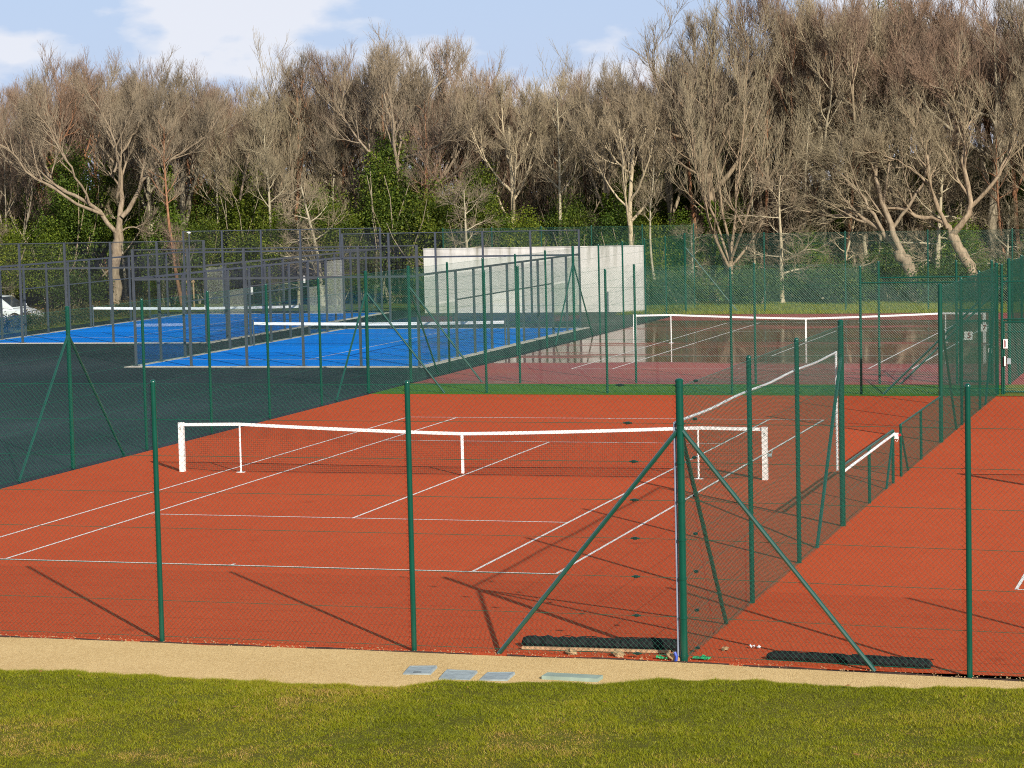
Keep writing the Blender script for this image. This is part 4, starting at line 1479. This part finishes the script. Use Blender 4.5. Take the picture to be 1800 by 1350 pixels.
def bush_mesh(seed, rx, ry, h, ncl, nleaf, mat, size=0.092, spread=0.24):
    rng = np.random.default_rng(seed)
    # clusters on lobed shells
    C = []
    while len(C) < ncl:
        d = rng.standard_normal(3)
        d /= np.linalg.norm(d)
        th = math.atan2(d[1], d[0])
        lob = 0.78 + 0.22 * math.sin(3 * th + seed) * math.cos(2.3 * d[2] * 2 + seed) + 0.16 * rng.standard_normal()
        rr_ = lob * (rng.random() ** 0.28)
        p = np.array([d[0] * rx * rr_, d[1] * ry * rr_, h * (0.5 + 0.5 * d[2] * rr_)])
        taper = 1.0 - 0.45 * max(0, p[2] / h - 0.45)
        p[:2] *= taper
        if p[2] > 0.05:
            C.append(p)
    C = np.array(C)
    cen = np.array([0, 0, h * 0.45])
    idx = rng.integers(0, ncl, nleaf)
    o = C[idx] - cen
    o /= np.linalg.norm(o, axis=1, keepdims=True) + 1e-9
    pts_ = C[idx] + rng.standard_normal((nleaf, 3)) * spread * np.array([1, 1, 0.75])
    pts_[:, 2] = np.maximum(pts_[:, 2], 0.02)
    V, Fa = leaf_cards(rng, pts_, size, 0.25, o)
    g = np.clip(0.45 + 0.22 * rng.standard_normal(nleaf) + 0.16 * rng.standard_normal(ncl)[idx], 0, 1)
    fol = mesh_np('foliage', V, [Fa], mat, False, np.repeat(g, 4))
    nb = 9
    P0 = np.zeros((nb, 3)); P0[:, :2] = rng.normal(0, 0.15, (nb, 2))
    D = np.stack([rng.normal(0, 0.35, nb), rng.normal(0, 0.35, nb), np.ones(nb)], 1)
    P, R = grow(rng, P0, D, np.full(nb, h * 0.75), np.full(nb, 0.045), 7, 0.1, 0.05, 0.3)
    v, q = tubes_np(P, R, 5)
    return {'stem': mesh_np('stem', v, [q], M['bark_grey'], True), 'foliage': fol}


def plant_bush(parts, label, x, y, s=1.0, sz=None, rz=0.0, name='evergreen_bush', cat='bush', group='evergreen undergrowth'):
    t = thing(name, label, cat, (x, y, float(hill_z(x, y)) - 0.05), rz, group)
    t.scale = (s, s, sz if sz else s)
    for k, me in parts.items():
        o = obj(k, me, t)
        if k == 'foliage':
            o["kind"] = 'stuff'
    return t


# hero trees --------------------------------------------------------------------------------
def rel(pts2, x0, jy, seed):
    rg = np.random.default_rng(seed)
    n = len(pts2)
    y = np.cumsum(rg.normal(jy * 0.6, abs(jy) * 0.6, n)); y -= y[0]
    return [(px - x0, yy, pz) for (px, pz), yy in zip(pts2, y)]


X0 = -41.95
big = make_tree(101, [
    (rel([(-41.99, -0.1), (-41.93, 2.07), (-41.69, 4.16)], X0, 0.0, 1), 0.313, 0.270),
    (rel([(-41.69, 4.06), (-42.54, 5.22), (-43.51, 5.84), (-44.82, 6.46), (-45.96, 7.24), (-46.36, 8.0), (-46.73, 8.76), (-46.28, 9.79), (-46.2, 10.3)], X0, 0.3, 2), 0.136, 0.045),
    (rel([(-42.5, 5.15), (-43.52, 5.69), (-44.15, 6.45), (-45.29, 7.07), (-45.77, 7.68), (-46.07, 8.44), (-46.38, 9.05), (-47.2, 9.8), (-47.6, 10.3)], X0, -0.5, 3), 0.095, 0.034),
    (rel([(-41.69, 4.06), (-41.46, 5.05), (-41.68, 6.1), (-41.8, 7.14), (-41.84, 7.88), (-42.22, 8.93), (-42.8, 10.0), (-43.0, 11.0)], X0, 0.3, 4), 0.170, 0.045),
    (rel([(-41.78, 7.5), (-41.43, 8.26), (-40.93, 9.0), (-40.6, 10.0), (-40.5, 11.0)], X0, 0.5, 5), 0.075, 0.030),
    (rel([(-41.46, 5.0), (-40.94, 5.78), (-40.44, 6.81), (-39.89, 7.48), (-39.33, 8.3), (-38.9, 9.4), (-38.7, 10.6)], X0, 0.3, 6), 0.136, 0.038),
    (rel([(-39.95, 7.4), (-38.5, 8.1), (-37.2, 8.9), (-36.3, 9.6), (-36.0, 10.4)], X0, 0.4, 7), 0.068, 0.026),
    (rel([(-43.3, 5.8), (-43.5, 7.2), (-43.9, 8.6), (-44.3, 10.0), (-44.7, 11.0)], X0, -0.6, 8), 0.068, 0.030),
    (rel([(-41.5, 4.2), (-41.09, 4.45), (-40.44, 4.35), (-39.64, 3.95), (-38.99, 3.92)], X0, 0.2, 9), 0.048, 0.022),
    (rel([(-41.68, 6.1), (-41.0, 7.5), (-40.9, 9.0), (-41.3, 10.4), (-41.7, 11.4)], X0, -0.7, 10), 0.082, 0.030),
], form='oak', bark='bark_tan', twig='twig_grey', dens=1.15)
plant_tree(big, 'big spreading bare tree with forked tan trunk, at left by the padel court', X0, 68.0, sz=0.95)

X0 = 0.3
leanA = make_tree(102, [
    (rel([(0.35, -0.1), (0.15, 1.25), (-0.21, 2.05), (-0.5, 2.5)], X0, 0, 1), 0.328, 0.272),
    (rel([(-0.4, 2.4), (-0.95, 2.86), (-1.31, 3.53), (-1.92, 3.94), (-2.86, 4.23), (-3.93, 4.16), (-5.0, 4.5)], X0, 0.25, 2), 0.156, 0.043),
    (rel([(-0.3, 2.3), (-0.68, 2.99), (-0.86, 3.92), (-1.25, 4.86), (-1.6, 6.4), (-1.4, 8.0)], X0, 0.3, 3), 0.172, 0.043),
    (rel([(-1.2, 3.4), (-1.9, 4.9), (-3.0, 6.0), (-4.4, 6.8)], X0, -0.5, 4), 0.094, 0.034),
    (rel([(-0.8, 3.5), (0.2, 4.8), (0.9, 6.2), (1.2, 7.6)], X0, 0.5, 5), 0.094, 0.034),
    (rel([(-2.4, 4.1), (-3.2, 5.2), (-3.4, 6.6)], X0, -0.4, 6), 0.062, 0.025),
], form='scrag', bark='bark_tan', twig='twig_tan', dens=1.1)
plant_tree(leanA, 'tree with thick leaning tan trunk and low crooked boughs behind the back fence', X0, 66.0)
X0 = 3.2
leanB = make_tree(103, [
    (rel([(3.4, -0.1), (3.19, 0.82), (2.55, 2.15), (1.96, 3.21)], X0, 0, 1), 0.281, 0.230),
    (rel([(1.98, 3.15), (1.65, 3.88), (0.73, 4.0), (-0.6, 4.5), (-2.2, 4.6)], X0, 0.3, 2), 0.133, 0.043),
    (rel([(1.96, 3.15), (2.7, 3.99), (3.01, 4.77), (2.45, 6.1), (2.6, 8.0), (2.0, 9.8)], X0, 0.3, 3), 0.164, 0.043),
    (rel([(1.8, 3.5), (1.2, 5.0), (0.9, 6.8), (0.2, 8.6)], X0, -0.4, 4), 0.109, 0.034),
    (rel([(2.9, 4.5), (4.0, 5.6), (4.8, 7.2), (5.0, 9.0)], X0, 0.5, 5), 0.101, 0.034),
    (rel([(0.9, 5.6), (-0.3, 6.6), (-1.5, 7.2)], X0, -0.5, 6), 0.062, 0.025),
], form='oak', bark='bark_tan', twig='twig_tan', dens=1.1)
plant_tree(leanB, 'second leaning tree at far right, its crown spreading from a bent trunk', X0, 66.0)

T = {}
T['ash1'] = make_tree(1, H=13.2, r0=0.17, form='ash', bark='bark_grey', twig='twig_grey', dens=0.9, ivy=3600, ivy_h=6.0)
T['ash2'] = make_tree(2, H=13.6, r0=0.19, form='ash', bark='bark_pale', twig='twig_tan', dens=1.05)
T['ash3'] = make_tree(3, H=13.0, r0=0.16, form='ash', bark='bark_red', twig='twig_red', dens=1.15)
T['oak1'] = make_tree(4, H=13.2, r0=0.25, form='oak', bark='bark_tan', twig='twig_grey', dens=0.95, ivy=3000, ivy_h=4.5)
T['oak2'] = make_tree(5, H=12.8, r0=0.24, form='oak', bark='bark_grey', twig='twig_red', dens=1.2)
T['vase1'] = make_tree(6, H=13.4, r0=0.17, form='vase', bark='bark_tan', twig='twig_tan', dens=0.9)
T['vase2'] = make_tree(7, H=13.0, r0=0.16, form='vase', bark='bark_grey', twig='twig_red', dens=1.15)
T['pole1'] = make_tree(8, H=12.0, r0=0.13, form='pole', bark='bark_red', twig='twig_grey')
T['pole2'] = make_tree(9, H=11.0, r0=0.11, form='pole', bark='bark_pale', twig='twig_tan')
T['scrag1'] = make_tree(10, H=8.2, r0=0.15, form='scrag', bark='bark_pale', twig='twig_tan')
T['scrag2'] = make_tree(12, H=7.0, r0=0.12, form='scrag', bark='bark_pale', twig='twig_grey')
T['ivy1'] = make_tree(13, H=12.5, r0=0.17, form='ash', bark='bark_tan', twig='twig_grey', ivy=5200, ivy_h=7.5)
T['ivy2'] = make_tree(14, H=11.5, r0=0.12, form='pole', bark='bark_tan', twig='twig_tan', ivy=2600, ivy_h=5.5)

SKY = np.array([(-0.6005, 0.0561), (-0.556, 0.0566), (-0.5388, 0.0501), (-0.5239, 0.0616), (-0.5094, 0.0644), (-0.4923, 0.0655), (-0.4728, 0.0622), (-0.459, 0.0582), (-0.4426, 0.054), (-0.4315, 0.0564), (-0.4205, 0.0602), (-0.399, 0.0564), (-0.3776, 0.0576), (-0.3563, 0.0646), (-0.3381, 0.0605), (-0.3228, 0.0524), (-0.31, 0.0543), (-0.2948, 0.0496), (-0.2745, 0.0556), (-0.2597, 0.0493), (-0.2472, 0.059), (-0.2347, 0.068), (-0.2225, 0.0722), (-0.2031, 0.076), (-0.1746, 0.0782), (-0.1396, 0.0789), (-0.0942, 0.0767), (-0.0499, 0.0746)])


def tree_limit(x, y):
    """how tall a tree at (x, y) may grow before it rises above the wood's skyline"""
    t = (x - 16.05) / (y + 47.63)
    return 6.1 + np.interp(t, SKY[:, 0], SKY[:, 1]) * (y + 47.63) - float(hill_z(x, y))


DOMED = {'ash1': 13.2, 'ash2': 13.6, 'ash3': 13.0, 'oak1': 13.2, 'oak2': 12.8, 'vase1': 13.4, 'vase2': 13.0, 'ivy1': 12.5}
# front and middle rows, one by one: kind, x, y, scale, turn, label
ROW = [
    ('vase2', -49.5, 70.5, 0.92, 0.3, 'reddish many stemmed tree at the left edge of the wood'),
    ('ash3', -47.2, 73.5, 0.97, 1.1, 'slim reddish tree just left of the big forked tree'),
    ('ivy1', -39.6, 70.5, 0.92, 2.0, 'ivy clad tree close on the right of the big forked tree'),
    ('pole1', -38.2, 68.2, 0.86, 0.4, 'thin reddish trunk right of the ivy clad tree'),
    ('ivy2', -36.6, 70.0, 1.0, 1.7, 'thin tree with an ivy sleeve, behind the staked sapling'),
    ('vase1', -34.6, 72.5, 0.96, 0.9, 'bushy topped many stemmed tree left of centre'),
    ('pole2', -33.6, 69.0, 0.95, 2.6, 'slender pale tree with bare trunk left of centre'),
    ('ash3', -32.0, 74.0, 1.02, 4.0, 'tall reddish tree with pointed top left of centre'),
    ('scrag1', -29.9, 67.2, 0.92, 0.5, 'low pale tree with sweeping side branches, left of the white wall'),
    ('ash1', -28.2, 72.8, 1.0, 5.2, 'upright grey tree between the sweeping tree and the pale trunk'),
    ('oak1', -26.1, 70.0, 1.05, 2.2, 'round topped tree rising highest above the padel court'),
    ('pole1', -25.5, 68.6, 0.95, 3.3, 'straight red brown trunk left of the white wall'),
    ('vase2', -23.6, 71.8, 1.0, 4.4, 'reddish vase shaped tree behind the left end of the white wall'),
    ('scrag2', -21.6, 66.2, 1.0, 1.5, 'small twisted pale tree above the left part of the white wall'),
    ('ash2', -20.3, 69.4, 0.94, 0.7, 'pale slender tree above the middle of the white wall'),
    ('vase1', -18.6, 72.4, 0.94, 3.0, 'brownish spreading tree behind the middle of the white wall'),
    ('pole2', -17.4, 67.2, 1.02, 5.0, 'thin pale tree leaning over the white wall'),
    ('ash1', -15.6, 70.2, 0.96, 1.9, 'grey upright tree behind the right part of the white wall'),
    ('ash2', -13.5, 66.0, 0.90, 2.8, 'pale barked tree with upswept limbs near the right end of the wall'),
    ('pole2', -12.2, 66.4, 0.72, 0.2, 'spindly young tree just right of the wall end'),
    ('oak1', -10.0, 69.0, 1.12, 0.6, 'tall open crowned tree right of the wall against the sky'),
    ('vase1', -8.8, 67.2, 1.06, 2.4, 'clump of tan stems behind the corner of the back fence'),
    ('ash3', -7.2, 72.0, 1.12, 3.6, 'tall reddish tree behind the clump of tan stems'),
    ('scrag2', -6.0, 66.0, 1.05, 2.9, 'low twisted tree behind the left part of the back fence'),
    ('ash2', -4.8, 70.5, 1.10, 4.6, 'pale straight tree right of the clump of tan stems'),
    ('oak2', -3.0, 71.5, 1.18, 1.2, 'broad reddish crown filling the upper right sky'),
    ('vase2', -1.4, 73.0, 1.24, 5.6, 'many stemmed reddish tree behind the leaning tan trunk'),
    ('scrag1', 1.0, 67.8, 1.05, 4.1, 'pale sprawling tree between the two leaning trunks'),
    ('oak2', 3.2, 71.0, 1.16, 3.9, 'dense russet crown at the top right corner'),
    ('ash1', 5.6, 69.5, 1.1, 0.8, 'grey trunk at the right edge of the wood'),
    ('vase1', 8.2, 68.0, 1.1, 1.4, 'tan stems beyond the right edge fence'),
]
for k, x, y, s, r, lab in ROW:
    if k in DOMED:
        s = tree_limit(x, y) / DOMED[k] * (1.0 if s >= 1.0 else s ** 0.9)
    plant_tree(T[k], lab, x, y, s, r)
# back rows: nothing in the photo tells these apart within each stretch
rg = np.random.default_rng(21)
kinds = ['ash1', 'ash3', 'vase2', 'ash2', 'oak2', 'vase1', 'ash3', 'oak1']
i = 0
for y, xs_, hs in ((75.5, np.arange(-54, 12, 3.4), 0.96), (80.0, np.arange(-57, 13, 2.9), 1.0), (87.0, np.arange(-62, 15, 3.1), 1.04), (96.0, np.arange(-68, 18, 3.6), 1.06)):
    for x in xs_:
        xx, yy = x + rg.uniform(-0.9, 0.9), y + rg.uniform(-2, 2)
        s = tree_limit(xx, yy) / DOMED[kinds[i % len(kinds)]] * rg.uniform(0.72, 0.92)
        zone = 'left, above the padel courts' if xx < -33 else 'middle, above the white wall' if xx < -14 else 'right, above the wet court'
        plant_tree(T[kinds[i % len(kinds)]], 'bare brown tree deep in the wood at ' + zone, xx, yy, s, rg.uniform(0, 6.28), group='trees deep in the wood, ' + zone)
        i += 1

# thin stems along the front of the wood
ST = [('pole1', -45.2), ('pole2', -43.6), ('pole2', -37.4), ('ivy2', -35.4), ('pole1', -34.2), ('pole2', -30.8), ('pole1', -27.4), ('ivy2', -24.6), ('pole2', -22.4), ('pole1', -18.9), ('pole2', -16.3), ('ivy2', -14.6), ('pole1', -11.2), ('pole2', -9.2),
      ('pole1', -8.3), ('ivy2', -6.4), ('pole2', -5.4), ('pole1', -4.0), ('pole2', -2.4), ('ivy2', -0.2), ('pole2', 1.6), ('pole1', 4.6), ('pole2', 6.8)]
for k, x in ST:
    zone = 'left of the white wall' if x < -22 else 'over the white wall' if x < -11.5 else 'behind the wet court'
    plant_tree(T[k], 'thin straight stem standing at the front of the wood, ' + zone, x + rg.uniform(-.4, .4), rg.uniform(68.5, 74.5), rg.uniform(0.75, 1.12), rg.uniform(0, 6.28), group='thin stems at the front of the wood, ' + zone)

# undergrowth
Bm = {}
Bm['round'] = bush_mesh(201, 1.9, 1.7, 3.4, 230, 14500, M['evergreen'])
Bm['tall'] = bush_mesh(202, 1.7, 1.6, 5.6, 300, 19000, M['evergreen'])
Bm['ivy'] = bush_mesh(203, 1.5, 1.4, 4.6, 240, 15500, M['ivy'])
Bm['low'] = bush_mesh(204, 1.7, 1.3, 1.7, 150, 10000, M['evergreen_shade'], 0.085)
Bm['holly'] = bush_mesh(205, 1.5, 1.5, 7.2, 330, 20000, M['evergreen'])
Bm['scrub'] = bush_mesh(206, 1.1, 0.7, 0.75, 90, 3600, M['scrub'], 0.07, 0.16)
BUSH = [
    ('round', -50.0, 69.0, 1.0, 'dark evergreen bush at the left edge behind the car'),
    ('ivy', -46.6, 69.6, 1.0, 'bright green ivy bush left of the big forked trunk'),
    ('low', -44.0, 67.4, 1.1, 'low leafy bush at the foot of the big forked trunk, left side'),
    ('ivy', -39.4, 69.2, 1.15, 'bright ivy mass right of the big forked trunk'),
    ('holly', -46.0, 71.2, 1.28, 'tallest dark evergreen left of the big forked trunk'),
    ('holly', -36.0, 71.4, 1.12, 'tall evergreen spire right of the staked sapling'),
    ('holly', -26.9, 69.2, 1.30, 'tallest sunlit evergreen, between the pale trunk and the red brown trunk'),
    ('tall', -24.2, 68.0, 1.15, 'broad sunlit evergreen at the left end of the white wall'),
    ('holly', -22.0, 69.0, 1.05, 'pointed evergreen above the left third of the white wall'),
    ('tall', -30.6, 69.4, 1.1, 'dark evergreen behind the sweeping branches'),
    ('tall', -16.6, 68.0, 0.95, 'sunlit evergreen above the middle right of the white wall'),
    ('ivy', -48.4, 68.4, 1.0, 'sunlit ivy bush at the far left, behind the bare thicket'),
    ('tall', -38.0, 70.6, 0.95, 'sunlit evergreen between the big forked tree and the sapling'),
    ('ivy', -33.0, 68.6, 1.05, 'sunlit ivy bush left of the sweeping pale tree'),
    ('tall', -29.2, 68.0, 0.98, 'leafy evergreen right behind the sweeping pale tree'),
    ('ivy', -19.0, 66.8, 1.02, 'sunlit ivy bush over the middle of the white wall'),
    ('tall', -14.2, 67.4, 0.95, 'leafy evergreen over the right end of the white wall'),
    ('ivy', -11.6, 68.6, 0.95, 'ivy bush just beyond the right end of the white wall'),
    ('holly', -44.6, 74.0, 1.15, 'tall dark evergreen behind the big forked trunk'),
    ('tall', -36.6, 73.5, 1.0, 'dark evergreen behind the staked sapling'),
    ('round', -34.5, 70.2, 1.1, 'shaded evergreen bush behind the farther padel cage'),
    ('tall', -31.6, 71.8, 1.1, 'tall shaded evergreen left of the sweeping pale tree'),
    ('ivy', -28.6, 69.8, 1.0, 'ivy bush under the sweeping pale tree'),
    ('holly', -25.6, 71.4, 1.15, 'tall evergreen column left of the white wall, sunlit on top'),
    ('tall', -22.8, 69.4, 1.05, 'evergreen rising over the left end of the white wall'),
    ('ivy', -20.4, 68.4, 0.95, 'ivy bush above the left half of the white wall'),
    ('tall', -17.8, 69.8, 1.0, 'dark evergreen above the middle of the white wall'),
    ('holly', -15.2, 72.6, 1.0, 'tall evergreen behind the right half of the white wall'),
    ('ivy', -13.0, 68.0, 0.95, 'ivy bush at the right end of the white wall'),
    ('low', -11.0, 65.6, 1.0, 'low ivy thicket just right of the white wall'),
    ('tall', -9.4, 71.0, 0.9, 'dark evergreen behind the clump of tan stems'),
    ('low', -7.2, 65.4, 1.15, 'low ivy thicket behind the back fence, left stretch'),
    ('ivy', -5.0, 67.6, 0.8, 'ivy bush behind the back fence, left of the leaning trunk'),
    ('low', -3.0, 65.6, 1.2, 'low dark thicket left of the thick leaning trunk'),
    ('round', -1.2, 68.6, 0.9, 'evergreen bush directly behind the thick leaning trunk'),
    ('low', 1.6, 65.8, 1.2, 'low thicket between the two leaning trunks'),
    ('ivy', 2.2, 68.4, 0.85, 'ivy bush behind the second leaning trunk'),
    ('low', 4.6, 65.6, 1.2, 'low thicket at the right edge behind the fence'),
    ('round', 6.2, 68.6, 1.0, 'evergreen bush at the right edge of the wood'),
]
for k, x, y, s, lab in BUSH:
    plant_bush(Bm[k], lab, x, y, s, None, rg.uniform(0, 6.28))
for y, step, s0 in ((73.5, 3.3, 0.95), (78.0, 2.6, 1.1), (85.0, 2.7, 1.25), (94.0, 2.8, 1.4), (103.0, 3.0, 1.5)):
    for x in np.arange(-58 - (y - 75) * 0.5, 13 + (y - 75) * 0.3, step):
        k = ['tall', 'round', 'holly', 'ivy'][rg.integers(0, 4)]
        xx = x + rg.uniform(-0.8, 0.8)
        if xx > -11 and rg.random() < 0.75:
            kk = ['scrag1', 'scrag2', 'vase2', 'scrag2'][rg.integers(0, 4)]
            plant_tree(T[kk], 'bare twiggy thicket deep in the right part of the wood', xx, y + rg.uniform(-1.5, 1.5), s0 * rg.uniform(0.75, 1.1) * (0.55 if kk == 'vase2' else 0.85), rg.uniform(0, 6.28), 'bare_shrub', 'shrub', 'bare thickets deep in the right part of the wood')
            continue
        zone = 'left part of the wood' if xx < -33 else 'middle of the wood' if xx < -14 else 'right part of the wood'
        plant_bush(Bm[k], 'shaded evergreen deep in the ' + zone, xx, y + rg.uniform(-1.5, 1.5), s0 * rg.uniform(0.8, 1.05) * (0.62 if xx > -10 and y < 84 else 1.0), None, rg.uniform(0, 6.28), group='evergreens deep in the ' + zone)
for j, (x, y) in enumerate([(-37.2, 47.0), (-37.0, 49.4), (-37.3, 51.6), (-37.1, 53.8), (-37.3, 56.2), (-37.0, 58.6), (-37.2, 61.2)]):
    plant_bush(Bm['scrub'], ['scrubby low plant at the left edge of the verge', 'scrubby low plant in front of the silver car', 'scrubby low plant in front of the white car door', 'scrubby low plant by the front wheel of the white car', 'scrubby low plant just beyond the white car bonnet', 'scrubby low plant midway along the verge', 'scrubby low plant at the far end of the verge'][j],
               x, y, 1.0, None, j * 1.3, 'low_shrub', 'shrub', 'low shrubs on the verge')

for x, y, k, sc, lab in [(-10.6, 67.6, 'scrag2', 0.62, 'small bare shrub at the foot of the tan stems, left side'), (-7.9, 68.8, 'scrag1', 0.60, 'bare russet thicket between the tan stems and the fence'), (-5.6, 69.2, 'scrag2', 0.80, 'bare bushy thicket left of the thick leaning trunk, set back'),
                     (-3.4, 67.2, 'scrag1', 0.64, 'bare pale thicket directly left of the thick leaning trunk'), (-2.2, 70.6, 'scrag2', 0.95, 'dense bare thicket behind the thick leaning trunk'), (1.0, 70.4, 'scrag2', 0.9, 'bare thicket set back between the two leaning trunks'),
                     (4.2, 68.4, 'scrag1', 0.66, 'bare thicket right of the second leaning trunk'), (6.0, 67.0, 'scrag2', 0.8, 'bare thicket at the right edge behind the fence'), (-16.4, 68.4, 'scrag2', 0.7, 'little bare shrub over the right half of the white wall'),
                     (-31.6, 68.0, 'scrag2', 0.75, 'little bare shrub left of the sweeping pale tree'), (-37.4, 71.6, 'scrag1', 0.62, 'bare reddish thicket behind the sapling'), (-48.8, 67.8, 'scrag2', 0.75, 'bare thicket behind the parked cars')]:
    plant_tree(T[k], lab, x, y, sc, x, 'bare_shrub', 'shrub', 'bare shrubs under the trees')

# staked sapling
sp = thing('staked_sapling', 'young sapling held by tan stakes with a cross bar, behind the padel cage', 'sapling', (-36.8, 66.0, 0.0))
for dx in (-0.28, 0.0, 0.24):
    obj('stake', rod_me('stake', (dx, 0.05 * (dx > 0), 0), (dx + 0.01, 0, 1.45 if dx else 1.40), 0.045, M['timber']), sp)
obj('cross_bar', MB().box((0, -0.06, 1.36), (0.72, 0.05, 0.10)).build('cross_bar', M['timber']), sp)
sap = make_tree(301, H=4.2, r0=0.035, form='pole', bark='bark_red', twig='twig_red', dens=0.5)
obj('trunk', sap['trunk'], sp)
obj('crown', sap['crown'], sp, kind='stuff')
lp = thing('lamp_post', 'slim lamp post with a small white head, rising over the padel cage', 'lamp post', (-36.0, 64.5, 0))
obj('column', rod_me('column', (0, 0, 0), (0, 0, 3.85), 0.035, M['grey_steel']), lp)
obj('head', blob('head', M['white'], 0.07, 9, 1.0), lp, (0, 0, 3.85))

# ------------------------------------------------------------------ lawn blades
rng = np.random.default_rng(5)
NB = 430000
X0L, X1L = -3.6, 15.6
bx = rng.uniform(X0L, X1L, NB)
bd = rng.random(NB) ** 1.12 * 6.8
nf = 15000                       # a denser fringe along the edge
bx[:nf] = rng.uniform(X0L, X1L, nf)
bd[:nf] = rng.uniform(-0.03, 0.30, nf) ** 1.0
NT = 70000                       # tufts
tx, td = rng.uniform(X0L, X1L, 1500), rng.random(1500) * 6.2
ti = rng.integers(0, 1500, NT)
tr_ = rng.uniform(0.02, 0.07, 1500)[ti]
bx[nf:nf + NT] = tx[ti] + rng.normal(0, 1, NT) * tr_
bd[nf:nf + NT] = np.abs(td[ti] + rng.normal(0, 1, NT) * tr_)
by = edge_y(bx) - bd
bz = bank_z(bx, bd)


def vnoise(x, y, s, seed):
    rg_ = np.random.default_rng(seed)
    g = rg_.random((64, 64))
    u, v = (x * s) % 63, (y * s) % 63
    i, j = u.astype(int), v.astype(int)
    fu, fv = u - i, v - j
    fu, fv = fu * fu * (3 - 2 * fu), fv * fv * (3 - 2 * fv)
    return (g[i, j] * (1 - fu) + g[i + 1, j] * fu) * (1 - fv) + (g[i, j + 1] * (1 - fu) + g[i + 1, j + 1] * fu) * fv


patch = 0.45 * vnoise(bx + 40, by + 40, 1.3, 1) + 0.55 * vnoise(bx + 40, by + 40, 4.2, 2)
dry = 0.6 * vnoise(bx + 60, by + 70, 1.3, 8) + 0.4 * vnoise(bx + 60, by + 70, 3.9, 9) + 0.12 * np.clip(bd - 2.2, 0, 2.5)
hgt = rng.uniform(0.015, 0.045, NB) * (0.35 + 1.2 * patch) * (1 - 0.5 * np.clip(dry - 0.6, 0, 0.8))
hgt[:nf] *= 1.15
hgt[nf:nf + NT] *= 1.35
lean = rng.normal(0, 1, (NB, 2)) * 0.75 * hgt[:, None]
az = rng.uniform(0, 2 * np.pi, NB)
wv = np.stack([np.cos(az), np.sin(az)], 1) * rng.uniform(0.0030, 0.0062, NB)[:, None]
root = np.stack([bx, by, bz - 0.004], 1)
tip = root + np.stack([lean[:, 0], lean[:, 1], hgt * (1 - 0.15 * rng.random(NB))], 1)
w3 = np.concatenate([wv, np.zeros((NB, 1))], 1)
V = np.stack([root - w3, root + w3, tip], 1).reshape(-1, 3)
b = np.arange(NB) * 3
lush = vnoise(bx + 20, by + 90, 0.7, 12)
g = np.clip(0.06 + 0.34 * patch + 0.52 * lush + 0.13 * rng.standard_normal(NB) + 0.9 * np.clip(dry - 0.72, 0, 1) * 2 * rng.random(NB) + (rng.random(NB) < 0.025) * 0.35, 0, 1)
obj('lawn_grass', mesh_np('lawn_grass', V, [np.stack([b, b + 1, b + 2], 1)], M['blade'], False, np.repeat(g, 3)), kind='stuff')

# short blades on the strip in front of the wood
NB = 26000
bx = rng.uniform(-12, 12, NB)
by = rng.uniform(57.4, 66, NB)
hgt = rng.uniform(0.05, 0.16, NB)
az = rng.uniform(0, 2 * np.pi, NB)
w3 = np.stack([np.cos(az), np.sin(az), 0 * az], 1) * 0.012
root = np.stack([bx, by, np.full(NB, 0.008)], 1)
tip = root + np.stack([rng.normal(0, .04, NB), rng.normal(0, .04, NB), hgt], 1)
V = np.stack([root - w3, root + w3, tip], 1).reshape(-1, 3)
b = np.arange(NB) * 3
obj('strip_grass', mesh_np('strip_grass', V, [np.stack([b, b + 1, b + 2], 1)], M['blade'], False, np.repeat(np.clip(rng.normal(0.5, 0.2, NB), 0, 1), 3)), kind='stuff')

# leaves blown onto the lawn
V, Fa = leaf_cards(np.random.default_rng(3), np.stack([np.random.default_rng(4).uniform(-2, 16, 60), np.zeros(60), np.zeros(60)], 1), 0.06, 0)
lx = np.random.default_rng(4).uniform(-2, 16, 60)
ld = np.random.default_rng(6).uniform(0.3, 5, 60)
V = V.reshape(60, 4, 3); V[:, :, 2] *= 0.4
V[:, :, 1] += (edge_y(lx) - ld)[:, None]
V[:, :, 2] += (bank_z(lx, ld) + 0.04)[:, None]
obj('fallen_leaves', mesh_np('fallen_leaves', V.reshape(-1, 3), [Fa], M['scrub'], False, np.full(240, 0.98)), kind='stuff')
